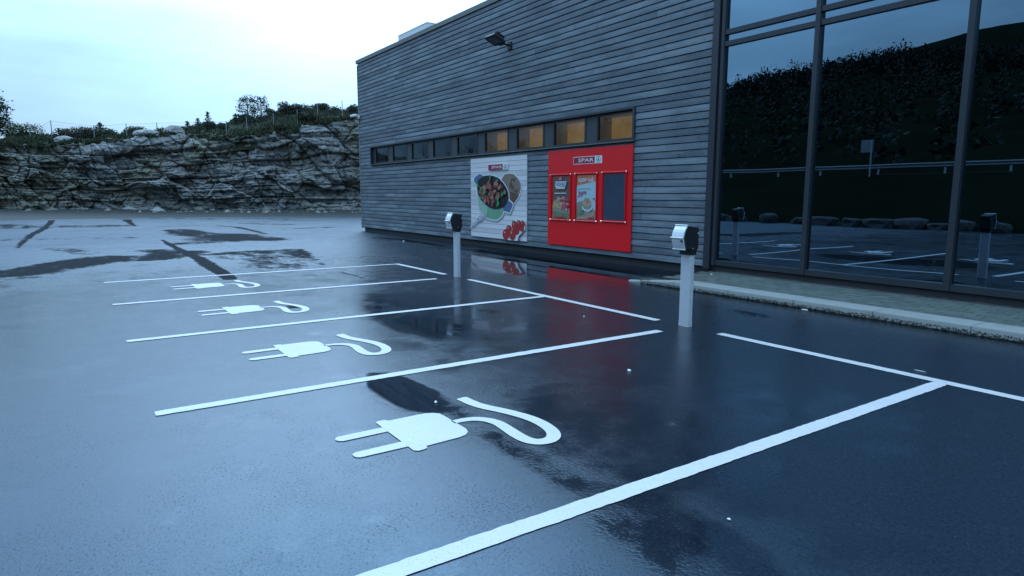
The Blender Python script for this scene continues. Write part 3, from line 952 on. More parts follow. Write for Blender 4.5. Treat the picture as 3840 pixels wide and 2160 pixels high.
# large food poster
fp = empty('food_poster', (-1.98, WY - .03, .26), 'large pale poster of a green cooking pot, bread, fork and tomatoes on the board wall', 'poster')
PX0, PX1, PZ0, PZ1 = -3.29, -.665, .262, 2.325
MB().box(PX0, PX1, WY - .028, WY - .010, PZ0, PZ1).build('panel', M['white'], fp)
pr = Print(WY - .0285)
npk = 17
for k in range(npk):
    a, b = PZ0 + (PZ1 - PZ0) * k / npk, PZ0 + (PZ1 - PZ0) * (k + 1) / npk
    pr.k = 0
    pr.shape([(PX0, a), (PX1, a), (PX1, b), (PX0, b)], random.choice(('print_lilac_a', 'print_lilac_b', 'print_lilac_c')))
    pr.shape([(PX0, a), (PX1, a), (PX1, a + .010), (PX0, a + .010)], 'print_seam')
pr.k = 2
lh = [(-3.1, 1.8), (-3.02, 1.86), (-2.79, 1.93), (-2.62, 1.86), (-2.81, 1.78), (-2.93, 1.66), (-2.97, 1.64), (-3.09, 1.73)]
inner = [(-2.94, 1.57), (-2.93, 1.71), (-2.81, 1.8), (-2.6, 1.86), (-2.37, 1.87), (-2.14, 1.85), (-1.91, 1.8), (-1.69, 1.68), (-1.54, 1.56), (-1.45, 1.43), (-1.43, 1.29), (-1.51, 1.16), (-1.63, 1.07), (-1.88, 1.02), (-2.08, 1.01), (-2.31, 1.05), (-2.54, 1.14), (-2.75, 1.25), (-2.9, 1.41)]
pot = [(-2.94, 1.5), (-2.9, 1.41), (-2.75, 1.25), (-2.54, 1.14), (-2.31, 1.05), (-2.08, 1.01), (-1.88, 1.02), (-1.66, 1.05), (-1.66, .95), (-1.76, .84), (-1.98, .74), (-2.21, .75), (-2.51, .79), (-2.72, .91), (-2.85, 1.01), (-2.92, 1.21)]
rh = [(-1.54, 1.12), (-1.43, 1.25), (-1.25, 1.16), (-1.26, 1.09), (-1.38, .94), (-1.48, .96), (-1.65, .98), (-1.69, 1.04)]
bread = [(-1.77, 1.76), (-1.63, 1.88), (-1.42, 1.9), (-1.21, 1.88), (-1.03, 1.77), (-.91, 1.65), (-.91, 1.52), (-1.0, 1.35), (-1.14, 1.23), (-1.23, 1.17), (-1.35, 1.23), (-1.43, 1.33), (-1.45, 1.46), (-1.57, 1.6)]
pr.shape([(x + .02, z - .025) for x, z in grow(bread, .04)], 'print_shade'); pr.shape(grow(bread, .035), 'white'); pr.shape(bread, 'print_bread')
for k in range(26):
    a = random.uniform(0, 6.28); q = random.random() ** .5 * .8
    pr.shape(circle(-1.24 + .27 * q * math.cos(a), 1.55 + .28 * q * math.sin(a), random.uniform(.03, .08), random.uniform(.02, .06), 7, random.random() * 3, .4), random.choice(('print_bread_b', 'print_bread_c', 'print_bread', 'print_bread_b')))
pr.shape([(-1.43, 1.33), (-1.35, 1.45), (-1.1, 1.42), (-1.0, 1.35), (-1.14, 1.23), (-1.23, 1.17), (-1.35, 1.23)], 'print_bread_b')
for poly in (lh, rh, inner, pot): pr.shape([(x + .02, z - .02) for x, z in grow(poly, .05)], 'print_shade')
for poly in (lh, rh, inner, pot): pr.shape(grow(poly, .04), 'white')
pr.shape(lh, 'print_blue'); pr.shape(rh, 'print_blue'); pr.shape(pot, 'print_pot')
pr.shape([(-2.94, 1.5), (-2.9, 1.41), (-2.75, 1.25), (-2.54, 1.14), (-2.42, 1.09), (-2.45, .80), (-2.51, .79), (-2.72, .91), (-2.85, 1.01), (-2.92, 1.21)], 'print_pot_light')
pr.shape(grow(inner, .012), 'print_blue'); pr.shape(inner, 'print_black')
for k in range(95):
    a = random.uniform(0, 6.28); q = random.random() ** .5 * .86
    cx, cz = -2.18 + .70 * q * math.cos(a), 1.44 + .37 * q * math.sin(a)
    rr = random.uniform(.03, .10)
    pr.shape(circle(cx, cz, rr, rr * random.uniform(.5, .9), 8, random.random() * 3, .35), random.choice(('print_meat_a', 'print_meat_b', 'print_meat_c', 'print_meat_a', 'print_black')))
for cx, cz, L, a in ((-2.28, 1.76, .16, 1.2), (-2.24, 1.72, .13, 1.8), (-2.8, 1.58, .2, 2.4), (-2.62, 1.45, .22, 2.3), (-2.55, 1.38, .16, .9), (-2.72, 1.25, .14, 1.6), (-1.95, 1.68, .15, .8), (-1.9, 1.15, .22, 1.4), (-1.95, 1.08, .2, .7), (-1.72, 1.30, .18, 1.3), (-1.78, 1.13, .16, 2.6), (-2.15, 1.36, .1, 1.5), (-1.66, 1.36, .12, 1.0)):
    ca, sa = math.cos(a), math.sin(a)
    pr.shape([(cx, cz), (cx + ca * L * .5 - sa * L * .22, cz + sa * L * .5 + ca * L * .22), (cx + ca * L, cz + sa * L), (cx + ca * L * .5 + sa * L * .22, cz + sa * L * .5 - ca * L * .22)], random.choice(('print_herb', 'print_herb', 'print_herb_b')))
pr.shape([(-3.26, .56), (-2.89, .72), (-2.8, .68), (-3.25, .47)], 'print_fork')
pr.shape([(-2.92, .7), (-2.82, .81), (-2.72, .85), (-2.61, .8), (-2.7, .69), (-2.84, .67)], 'print_fork')
for tx, tz in ((-2.51, 1.0), (-2.47, .965), (-2.435, .93), (-2.40, .90)):
    bx, bz = tx - .22, tz - .16
    pr.shape([(bx, bz), (bx + .018, bz - .018), (tx + .01, tz - .008), (tx, tz)], 'print_fork')
pr.shape([(-2.88, .72), (-2.83, .76), (-2.81, .70)], 'print_black')
tom = [(-1.68, .4), (-1.58, .51), (-1.44, .6), (-1.23, .69), (-1.03, .76), (-.667, .76), (-.667, .55), (-.82, .48), (-.96, .39), (-.99, .28), (-1.51, .27), (-1.63, .3)]
pr.shape([(min(x, PX1 - .002), max(z, PZ0 + .002)) for x, z in grow(tom, .03)], 'white')
for x, z, rr in ((-.76, .68, .085), (-.80, .585, .09), (-.91, .67, .10), (-1.02, .53, .12), (-1.1, .63, .12), (-1.35, .52, .12), (-1.2, .40, .13), (-1.49, .40, .135)):
    pr.shape([(min(a, PX1 - .001), max(b, PZ0 + .001)) for a, b in circle(x, z, rr * 1.12, rr, 16)], 'print_tomato_b'); pr.shape([(min(a, PX1 - .001), max(b, PZ0 + .001)) for a, b in circle(x - .008, z + .008, rr, rr * .9, 16)], 'print_tomato')
    pr.shape(circle(x - rr * .35, z + rr * .35, rr * .16, rr * .12, 8), 'white')
for x, z in ((-1.42, .60), (-1.18, .73), (-.95, .755), (-.76, .75)):
    pr.shape([(x - .05, z - .02), (x, z + .04), (x + .045, z - .015), (x, z - .01)], 'print_herb_b')
pr.shape([(-1.27, .46), (-1.23, .52), (-1.2, .45)], 'print_yellow')
pr.done('printed_picture', fp)
spar_logo(fp, -2.355, -1.45, 2.0, 2.145, -1.67, WY - .056, False)

# red notice board with three snap frames
nb = empty('notice_board', (1.52, WY - .03, .27), 'big red notice board holding three poster frames on the board wall', 'notice board')
RX0, RX1, RZ0, RZ1 = .18, 2.865, .27, 2.35
MB().box(RX0, RX1, WY - .034, WY - .012, RZ0, RZ1).build('panel', M['red'], nb, bevel=.003)
spar_logo(nb, 1.075, 1.99, 2.03, 2.185, 1.765, WY - .0362, True)
YF = WY - .034


def snap_frame(x0, x1, z0, z1, label):
    fr_ = MB()
    for (a, b) in (((x0, z0), (x1, z0)), ((x0, z1), (x1, z1))):
        fr_.tube([(a[0] + .02, YF - .014, a[1]), (b[0] - .02, YF - .014, b[1])], .017, 10)
    for xx in (x0 + .03, x1 - .03):
        fr_.box(xx - .016, xx + .016, YF - .022, YF - .001, z0 + .012, z1 - .012)
    f = fr_.build('poster_frame', M['red_frame'], nb)
    f['label'] = label
    for xx in (x0, x1):
        for zz in (z0, z1):
            sgn = 1 if xx == x0 else -1
            MB().tube([(xx - .004 * sgn, YF - .014, zz), (xx + .026 * sgn, YF - .014, zz)], .0205, 10).build('corner_cap', M['chrome'], f, smooth=False)
    return f


f1 = snap_frame(.29, 1.03, .83, 1.825, 'poster frame with a brown and fruit coloured poster')
f2 = snap_frame(1.15, 1.88, .835, 1.83, 'poster frame with an orange and pale blue price poster')
f3 = snap_frame(2.01, 2.74, .85, 1.835, 'poster frame with a plain dark blue sheet')
y0 = YF - .003
p = Print(y0)
a, b, z0, z1 = .365, .965, .865, 1.785
p.shape([(a, z0), (b, z0), (b, z1), (a, z1)], 'print_brown')
p.shape([(a, z0), (b, z0), (b, 1.10), (a, 1.14)], 'print_olive_b'); p.shape([(a, z0), (b, z0), (b, .98), (a, 1.02)], 'print_olive')
for k in range(34): p.shape(circle(random.uniform(a + .05, .66), random.uniform(1.10, 1.32), random.uniform(.02, .05), random.uniform(.02, .05), 8, 0, .3), random.choice(('print_yellow', 'print_olive_b', 'print_yellow', 'print_skin')))
for k in range(34): p.shape(circle(random.uniform(.69, b - .05), random.uniform(1.05, 1.33), random.uniform(.02, .055), random.uniform(.02, .05), 8, 0, .3), random.choice(('print_pink', 'print_tomato', 'print_pink', 'print_skin')))
for k in range(12): 
    xx = random.uniform(a + .03, b - .06); p.shape([(xx, z0 + .01), (xx + .012, z0 + .01), (xx + .03, random.uniform(.95, 1.06))], 'print_olive')
p.shape([(.48, 1.56), (.86, 1.57), (.88, 1.69), (.85, 1.68), (.49, 1.68), (.47, 1.62)], 'print_pale')
p.shape([(.52, 1.515), (.82, 1.515), (.84, 1.56), (.5, 1.56)], 'print_pale')
p.shape(circle(.66, 1.735, .06, .042, 16), 'print_tomato'); p.shape(circle(.66, 1.735, .047, .032, 16), 'print_pale'); p.shape(circle(.66, 1.735, .035, .023, 12), 'print_tomato')
p.shape([(.46, 1.405), (.88, 1.41), (.88, 1.432), (.46, 1.43)], 'print_pale')
p.shape([(.48, z0 + .012), (.80, z0 + .012), (.80, z0 + .04), (.48, z0 + .04)], 'print_tomato')
p.done('poster', f1)
text_mesh('TACO-HELG!', 1, .50, .855, 1.585, 1.66, y0 - .034, M['print_blue'], 'lettering', f1, bold=.01)

p = Print(y0)
a, b, z0, z1 = 1.205, 1.83, .87, 1.795
p.shape([(a, z0), (b, z0), (b, z1), (a, z1)], 'print_aqua')
p.shape([(a, 1.58), (b, 1.67), (b, z1), (a, z1)], 'print_orange')
p.shape([(a, z0), (b, z0), (b, 1.05), (1.6, 1.18), (1.4, 1.26), (a, 1.22)], 'print_olive_b')
for k in range(18):
    xx = random.uniform(a, 1.45); p.shape([(xx, z0 + .03), (xx + .014, z0 + .03), (xx + random.uniform(-.02, .05), random.uniform(1.05, 1.26))], random.choice(('print_olive', 'print_herb_b')))
p.shape([(a, .90), (b, 1.06), (b, .96), (1.5, z0), (a, z0)], 'print_bread_c')
p.shape(circle(1.56, 1.12, .17, .085, 18), 'print_pale'); p.shape(circle(1.56, 1.15, .14, .075, 18), 'print_olive_b')
p.shape(circle(1.55, 1.235, .135, .085, 18), 'print_skin'); p.shape(circle(1.55, 1.28, .10, .045, 14), 'print_bread_c'); p.shape(circle(1.58, 1.235, .06, .035, 12), 'print_orange')
p.shape(circle(1.77, 1.30, .05, .03, 12), 'print_pale'); p.shape(circle(1.77, 1.305, .035, .017, 10), 'print_black')
p.shape([(1.42, 1.06), (1.45, 1.02), (1.47, 1.06)], 'print_black'); p.shape([(1.66, 1.05), (1.70, 1.0), (1.69, 1.08)], 'print_black')
p.shape([(1.25, 1.505), (1.66, 1.512), (1.66, 1.522), (1.25, 1.515)], 'print_shade')
p.shape([(1.6, z0 + .012), (1.79, z0 + .012), (1.79, z0 + .045), (1.6, z0 + .045)], 'print_tomato')
p.done('poster', f2)
text_mesh('KJØP NÅ!', 1, 1.265, 1.775, 1.635, 1.755, y0 - .009, M['white'], 'lettering', f2, shear=.12, bold=.012)
text_mesh('39', 1, 1.25, 1.415, 1.34, 1.46, y0 - .009, M['print_magenta'], 'lettering', f2, shear=.15, bold=.012)
text_mesh('90', 1, 1.425, 1.53, 1.395, 1.465, y0 - .009, M['print_magenta'], 'lettering', f2, shear=.15, bold=.012)
gx = np.linspace(2.07, 2.68, 20); gz = np.linspace(.885, 1.80, 26)
GX, GZ = np.meshgrid(gx, gz)
off = wloc(f3)
grid_mesh('poster', GX - off.x, y0 - .002 - .008 * fbm(GX * 6 + GZ * 2, GZ * 3, 3, 9) - off.y, GZ - off.z, M['print_navy'], smooth=True, parent=f3)


# ------------------------------------------------------------------ charging posts
def charging_post():
    root = empty('charging_post', (0, 0, 0))
    # extruded pole 135 x 65 mm with a grooved narrow side
    w, dpt = .0675, .034
    c = .010
    poly = [(-w + c, -dpt), (w - c, -dpt), (w - .003, -dpt + .003), (w, -dpt + c), (w, -.010), (w - .006, -.006), (w - .006, .006), (w, .010), (w, dpt - c), (w - c, dpt), (-w + c, dpt), (-w, dpt - c), (-w, .010), (-w + .006, .006), (-w + .006, -.006), (-w, -.010), (-w, -dpt + c), (-w + .003, -dpt + .003)]
    MB().prism(poly, 'z', .045, .772).build('pole', M['alu_post'], root, recalc=True)
    fp_ = [(x * 1.03, y * 1.06) for x, y in poly]
    MB().prism(fp_, 'z', .0, .043).build('foot_cover', M['alu_post'], root, recalc=True)
    for sx in (-.05, .05):
        MB().tube([(sx, -dpt - .001, .70), (sx, -dpt - .004, .70)], .006, 8).build('screw', M['dark_metal'], root) if False else None
    MB().prism([(-.075, .773), (.075, .773), (.085, .828), (-.085, .828)], 'y', -.045, .04).build('neck', M['black_plastic'], root, recalc=True, bevel=.004)
    # housing: side profile (y, z), front edge follows the curved cover
    front = [(-.118, 1.082), (-.145, 1.045), (-.165, 1.0), (-.176, .957), (-.168, .907), (-.155, .868), (-.140, .838)]
    house = [(-.100, 1.080), (.055, 1.062), (.065, 1.04), (.067, .845), (.055, .829), (-.120, .829)] + [(y + .012, z) for y, z in front[::-1]]
    hs = MB().prism(house, 'x', -.078, .078).build('housing', M['black_plastic'], root, recalc=True, bevel=.005)
    def cover(seg, name, out=.004):
        mb = MB()
        vs = []
        for y, z in seg:
            vs += [(-.0785, y, z), (.0785, y, z), (-.0785, y + .014, z), (.0785, y + .014, z)]
        fs = []
        for i in range(len(seg) - 1):
            k = i * 4
            fs += [(k, k + 1, k + 5, k + 4), (k + 2, k + 6, k + 7, k + 3), (k, k + 4, k + 6, k + 2), (k + 1, k + 3, k + 7, k + 5)]
        fs += [(0, 2, 3, 1), (len(vs) - 4, len(vs) - 3, len(vs) - 1, len(vs) - 2)]
        mb.add(vs, fs)
        return mb.build(name, M['alu'], root, recalc=True)
    up = [(-.112, 1.086), (-.130, 1.066), (-.147, 1.042), (-.160, 1.015), (-.169, .988), (-.176, .960)]
    lo = [(-.174, .952), (-.172, .925), (-.165, .897), (-.157, .870), (-.149, .848), (-.140, .834)]
    cu = cover(up, 'flap'); cl_ = cover(lo, 'lower_cover')
    MB().tube([(-.083, -.118, 1.086), (.083, -.118, 1.086)], .007, 8).build('rim', M['alu'], cu)
    MB().tube([(-.088, -.183, .956), (.083, -.183, .956)], .007, 8).build('rim', M['alu'], cu)
    MB().tube([(-.083, -.148, .834), (.083, -.148, .834)], .006, 8).build('rim', M['alu'], cl_)
    MB().tube([(.058, -.168, .925), (.058, -.182, .924)], .011, 10).build('lock', M['dark_metal'], cl_)
    MB().tube([(.078, .052, 1.0), (.083, .052, 1.0)], .007, 8).build('hinge_pin', M['alu'], hs)
    MB().tube([(.078, -.02, .842), (.081, -.02, .842)], .005, 8).build('hinge_pin', M['alu'], hs)
    return root


cp1 = charging_post()
cp1.location = (7.462, .026, 0)
tag(cp1, 'closer grey charging post with curved metal cover, in front of the glass wall corner', 'charging post', 'charging posts at the head of the bays')
cp2 = copy_tree(cp1)
cp2.location = (2.43, .03, 0)
tag(cp2, 'farther grey charging post with curved metal cover, before the food poster', 'charging post', 'charging posts at the head of the bays')

# ------------------------------------------------------------------ rock cut, hilltop
AX = np.array([-.82910, .55910]); RX = np.array([.55910, .82910]); C0 = np.array([12.1295, -5.3773])
qt = lambda tab, dd: ([a / dd for a, _ in tab], [b for _, b in tab])
top_q, top_z = qt([(-60, 4.4), (-45, 4.6), (-35.87, 4.65), (-32.8, 4.5), (-31.4, 4.7), (-29.3, 4.85), (-26.8, 5.05), (-23.7, 5.42), (-21.6, 5.16), (-19.4, 5.17), (-17.8, 5.37), (-16.6, 5.65), (-15.1, 5.6), (-14.67, 6.1), (-10.85, 6.79), (0, 7.2), (20, 7.0)], 46.5)
sk_q, sk_z = qt([(-75, 5.4), (-50, 5.6), (-41.6, 5.6), (-39.4, 5.9), (-37, 5.75), (-30.8, 5.95), (-27.2, 6.35), (-23.2, 7.0), (-21.2, 7.3), (-19.4, 7.55), (-18.5, 7.8), (-16.9, 8.1), (-15.2, 8.05), (-13.8, 7.8), (-12.5, 7.85), (0, 8.5), (25, 8.5)], 54.0)
ed_q, ed_d = [-1.4, -1.0, -.786, -.624, -.499, -.376, -.236, .4], [28, 31, 32.7, 35.6, 38.5, 39.6, 40.7, 42]
cb_q, cb_d = [-1.4, -.784, -.498, -.234, .4], [41, 43.9, 45.0, 46.1, 47]


def world(q, dd):
    """q = sideways metres per metre of depth; dd = depth from the foot of the camera"""
    P = C0[:, None] + AX[:, None] * dd.ravel()[None] + RX[:, None] * (q * dd).ravel()[None]
    return P[0].reshape(q.shape), P[1].reshape(q.shape)


def cliff_top_d(q): return np.interp(q, cb_q, cb_d) + np.interp(q, top_q, top_z) * .24


def hill_z(q, dd):
    zt = np.interp(q, top_q, top_z); zs = np.interp(q, sk_q, sk_z)
    k = np.clip((dd - cliff_top_d(q)) / 7.2, 0, 1)
    z = zt + (zs - zt) * k ** .75
    back = np.clip((dd - 56) / 30, 0, 1)
    return z - back * 4.0 + (fbm(q * 60, dd * .6, 3, 31) - .5) * .5 * np.clip((dd - cliff_top_d(q)), 0, 1)


rng = np.random.RandomState(4)
qs = np.concatenate([np.linspace(-1.4, -.84, 60)[:-1], np.linspace(-.84, -.2, 620), np.linspace(-.2, .4, 50)[1:]])
nh = 150
Q, Tt = np.meshgrid(qs, np.linspace(0, 1, nh))
basez = .12
HT = np.interp(qs, top_q, top_z)[None, :] + (fbm(qs * 90, qs * 0, 4, 3) - .45)[None, :] * .5
Hh = basez + (HT - basez) * Tt
Sx = Q * 45.0
# strata: dipping beds of uneven thickness, each bed broken into blocks standing in or out
warp = (fbm(Sx * .10, Hh * .3, 3, 11) - .5) * 1.6
hp = Hh + .10 * Sx * np.sin(Sx * .07) * .6 + warp


def strata(hp, sx, thick, wide, seed):
    u = hp / thick + (vnoise(hp / thick * .7, hp * 0, seed) - .5) * .7
    li = np.floor(u)
    fu = u - li
    off = hash2(li, li * 0, seed + 1) * 50
    wd = wide * (.5 + 1.3 * hash2(li, li * 0, seed + 2))
    v = (sx + .35 * hp) / wd + off
    v = v + (vnoise(v * .8, li, seed + 6) - .5) * .9
    bi = np.floor(v); fv = v - bi
    a = hash2(li, bi, seed + 3) - .5
    ty = hash2(li, bi, seed + 4) - .5
    tx = hash2(li, bi, seed + 5) - .5
    edge = np.minimum(np.minimum(fu, 1 - fu) * thick, np.minimum(fv, 1 - fv) * wd)
    return a, (fu - .5) * ty, (fv - .5) * tx, edge, hash2(li, bi, seed + 7)


a1, b1, c1, e1, t1 = strata(hp, Sx, .95, 3.2, 100)
a2, b2, c2, e2, t2 = strata(hp + .3 * warp, Sx, .46, 1.2, 200)
a3, b3, c3, e3, t3 = strata(hp * 1.0 + .13, Sx, .16, .6, 300)
# steep joints cutting the face
jt = (Sx * .55 + Hh * .75) / 2.6 + (fbm(Sx * .2, Hh * .2, 2, 8) - .5) * 1.2
ji = np.floor(jt); jf = jt - ji
def worley(x, y, seed):
    ix, iy = np.floor(x), np.floor(y)
    d1 = np.full(x.shape, 9.0); d2 = np.full(x.shape, 9.0); cx = np.zeros(x.shape); cy = np.zeros(x.shape); gx_ = np.zeros(x.shape); gy_ = np.zeros(x.shape)
    for i in (-1, 0, 1):
        for j in (-1, 0, 1):
            ax, ay = ix + i, iy + j
            px, py = ax + hash2(ax, ay, seed), ay + hash2(ax, ay, seed + 1)
            dd_ = np.abs(x - px) * .6 + np.hypot(x - px, y - py) * .6
            near = dd_ < d1
            d2 = np.where(near, d1, np.minimum(d2, dd_))
            cx = np.where(near, ax, cx); cy = np.where(near, ay, cy)
            gx_ = np.where(near, x - px, gx_); gy_ = np.where(near, y - py, gy_)
            d1 = np.where(near, dd_, d1)
    return hash2(cx, cy, seed + 2) - .5, gx_ * (hash2(cx, cy, seed + 3) - .5), gy_ * (hash2(cx, cy, seed + 4) - .5), d2 - d1


wx = Sx + (fbm(Sx * .6, Hh * .6, 3, 41) - .5) * 1.2; wy = hp * 1.0 + .28 * Sx * 0 + (fbm(Sx * .8 + 9, Hh * .8, 3, 43) - .5) * .8
A1, B1, C1, E1 = worley((wx + .55 * wy) / 3.0, wy / 1.25, 500)
A2, B2, C2, E2 = worley((wx + .4 * wy) / 1.25, wy / .46, 600)
A3, B3, C3, E3 = worley(wx / .42, wy / .20, 700)
disp = A1 * .75 + B1 * .7 + C1 * .6 + A2 * .42 + B2 * .35 + C2 * .35 + A3 * .2 + B3 * .1 + C3 * .12 + a1 * .5 + b1 * .3 + a2 * .30 + b2 * .25
disp -= np.exp(-(E1 / .05) ** 2) * .22 + np.exp(-(E2 / .06) ** 2) * .10 + np.exp(-(e1 / .06) ** 2) * .22 + np.exp(-(e2 / .04) ** 2) * .10
disp += a2 * .18 + a3 * .14 + (hash2(ji, ji * 0, 55) - .5) * .6 + (fbm(Sx * .4, Hh * .5, 4, 21) - .5) * 1.1
disp_old = a1 * .95 + b1 * .5 + c1 * .5 + a2 * .62 + b2 * .45 + c2 * .25 + a3 * .20 + (hash2(ji, ji * 0, 55) - .5) * .8 + (fbm(Sx * .5, Hh * .6, 4, 21) - .5) * .9
disp -= np.exp(-(np.minimum(jf, 1 - jf) * 2.6 / .12) ** 2) * .25
disp *= np.clip(Tt * 6 + .35, 0, 1) * np.clip((1 - Tt) * 5 + .5, 0, 1)
dep = np.interp(qs, cb_q, cb_d)[None, :] + (Hh - basez) * .24 - disp * .85
# last rows bend back over the edge
WXg, WYg = world(Q, dep)
tone = np.clip(.26 + .32 * A2 + .26 * A1 + .26 * A3 + .2 * (t3 - .5) + .16 * (t2 - .5) + .22 * (Tt - .3), 0, 1)
tag(grid_mesh('rock_cliff', WXg, WYg, Hh, M['rock'], dict(tone=tone)), kind='structure')
# hilltop turf
qh = np.linspace(-1.4, .4, 260)
dh = np.concatenate([[.15, .35], np.linspace(.6, 14, 40), np.linspace(16, 74, 12)])
QH, DH = np.meshgrid(qh, dh)
DH = DH + cliff_top_d(QH)
ZH = hill_z(QH, DH)
ZH[0] -= .9; ZH[1] -= .25
WXh, WYh = world(QH, DH)
tag(grid_mesh('hilltop', WXh, WYh, ZH, M['turf'], smooth=True), kind='structure')
# verge between asphalt and rock
qv = np.linspace(-1.4, .4, 320)
vt = np.linspace(0, 1, 14)
QV, VT = np.meshgrid(qv, vt)
e_d = np.interp(qv, ed_q, ed_d)[None, :] + (fbm(qv * 30, qv * 0, 3, 77) - .5)[None, :] * 1.6
c_d = np.interp(qv, cb_q, cb_d)[None, :] + 1.2
DV = e_d + (c_d - e_d) * VT
WXv, WYv = world(QV, DV)
tag(grid_mesh('verge', WXv, WYv, -.01 + .03 * np.minimum(VT * 4, 1) + .35 * VT ** 3 + VT * .10 * fbm(QV * 300, DV * 2, 3, 5), M['verge']), kind='structure')
# fallen stones at the foot of the rock
rubble = MB()
for k in range(420):
    q = random.uniform(-.86, -.2); dd = float(np.interp(q, cb_q, cb_d)) - random.random() ** 2 * 2.2 + .6
    x, y = C0 + AX * dd + RX * q * dd
    rr = random.uniform(.05, .22) * (random.uniform(1.5, 3.2) if random.random() < .12 else 1)
    n = 6
    vs = [(x + rr * random.uniform(.6, 1.1) * math.cos(2 * math.pi * i / n) * 1.3, y + rr * random.uniform(.6, 1.1) * math.sin(2 * math.pi * i / n), .05 + zz * rr * random.uniform(.7, 1.2)) for zz in (0, .5) for i in range(n)] + [(x, y, .1 + rr * .8)]
    fs = [(i, (i + 1) % n, n + (i + 1) % n, n + i) for i in range(n)] + [(n + i, n + (i + 1) % n, 2 * n) for i in range(n)]
    rubble.add(vs, fs, tone=random.random())
tag(rubble.build('rubble', M['rock']), 'broken stones scattered along the foot of the rock face', 'rubble', kind='stuff')


def spot(q, dd): 
    x, y = C0 + AX * dd + RX * q * dd
    return float(x), float(y), float(hill_z(np.array([[q]]), np.array([[dd]]))[0, 0])


def leaf(mb, c, size, tone, flat=0.0):
    """one small bent leaf spray (two triangles)"""
    a = Vector((random.gauss(0, 1), random.gauss(0, 1), random.gauss(0, 1) * (1 - flat))).normalized()
    b = a.orthogonal().normalized(); b = (b * math.cos(random.random() * 6.3) + a.cross(b) * math.sin(random.random() * 6.3))
    c = Vector(c)
    mb.add([c - a * size * .5, c + b * size * .3, c + a * size * .5, c - b * size * .3], [(0, 1, 2), (0, 2, 3)], tone=tone)


# low heather and grass on the hilltop
mb = MB()
for k in range(30000):
    q = random.uniform(-.86, -.19)
    dd = float(cliff_top_d(q)) - .1 + random.random() ** 1.3 * 9.5
    mb.v.append((q, dd)); 
qa = np.array([v[0] for v in mb.v]); da = np.array([v[1] for v in mb.v])
za = hill_z(qa[None], da[None])[0]
xa, ya = world(qa[None], da[None]); xa, ya = xa[0], ya[0]
dens = fbm(qa * 40, da * .5, 3, 17)
vs, fs, tn = [], [], []
n = 0
for i in range(len(qa)):
    if dens[i] < .36 and random.random() < .75: continue
    h = (.08 + .55 * max(0, dens[i] - .3)) * random.uniform(.5, 1.5)
    a = random.uniform(0, 6.28); w = random.uniform(.05, .13)
    lx, ly = random.gauss(0, .10), random.gauss(0, .10)
    z0 = za[i] - .05
    vs += [(xa[i] - w * math.cos(a), ya[i] - w * math.sin(a), z0), (xa[i] + w * math.cos(a), ya[i] + w * math.sin(a), z0 + .02), (xa[i] + lx, ya[i] + ly, z0 + h)]
    fs.append((n, n + 1, n + 2)); n += 3
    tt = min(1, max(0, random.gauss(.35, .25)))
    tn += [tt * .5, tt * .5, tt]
mb = MB(); mb.v, mb.f, mb.mi, mb.tone = vs, fs, [0] * len(fs), tn
tag(mb.build('heather', M['heather']), 'low heather and grass covering the hilltop above the rock face', 'heather', kind='stuff')


def bush(q, dd, w, h, label, mat='bush', n=520, lift=0.0):
    h *= .72; n = int(n * 1.5)
    x, y, z = spot(q, dd)
    root = empty('shrub', (x, y, z), label, 'shrub', 'shrubs on the hilltop')
    st = MB(); cr = MB()
    lobes = [(random.gauss(0, w * .22), random.gauss(0, w * .2), random.uniform(.3, .58) * h, min(random.uniform(.22, .36) * w, .62 * h)) for _ in range(7)]
    for lx, ly, lz, lr in lobes:
        st.tube([(x, y, z - .1), (x + lx * .5, y + ly * .5, z + lz * .5), (x + lx, y + ly, z + lz)], [.03, .02, .008], 5)
        for k in range(n * 3 // 7):
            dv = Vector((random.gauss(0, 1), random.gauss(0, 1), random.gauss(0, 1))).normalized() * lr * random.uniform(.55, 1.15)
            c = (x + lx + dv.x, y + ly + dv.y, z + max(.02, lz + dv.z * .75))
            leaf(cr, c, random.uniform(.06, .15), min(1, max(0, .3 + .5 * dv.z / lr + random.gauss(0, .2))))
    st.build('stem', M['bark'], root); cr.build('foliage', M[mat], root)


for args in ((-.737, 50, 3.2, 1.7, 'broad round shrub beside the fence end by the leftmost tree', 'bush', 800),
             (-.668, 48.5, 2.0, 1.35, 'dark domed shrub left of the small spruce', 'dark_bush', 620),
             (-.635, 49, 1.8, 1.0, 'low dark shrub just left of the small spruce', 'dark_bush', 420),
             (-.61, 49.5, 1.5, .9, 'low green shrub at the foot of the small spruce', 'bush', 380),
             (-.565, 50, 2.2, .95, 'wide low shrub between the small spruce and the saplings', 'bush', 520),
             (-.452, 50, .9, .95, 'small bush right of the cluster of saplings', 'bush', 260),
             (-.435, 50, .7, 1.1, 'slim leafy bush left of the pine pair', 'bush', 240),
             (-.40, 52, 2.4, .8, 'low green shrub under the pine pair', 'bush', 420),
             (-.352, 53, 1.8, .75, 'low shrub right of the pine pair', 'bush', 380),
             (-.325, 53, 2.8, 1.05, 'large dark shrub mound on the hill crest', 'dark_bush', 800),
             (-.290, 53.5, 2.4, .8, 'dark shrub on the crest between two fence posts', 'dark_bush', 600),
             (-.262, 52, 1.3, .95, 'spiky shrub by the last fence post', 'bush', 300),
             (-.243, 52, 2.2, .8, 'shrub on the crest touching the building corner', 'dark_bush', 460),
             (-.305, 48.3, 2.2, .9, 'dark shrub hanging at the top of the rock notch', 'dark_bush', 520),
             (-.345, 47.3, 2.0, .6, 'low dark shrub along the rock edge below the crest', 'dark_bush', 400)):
    bush(*args)


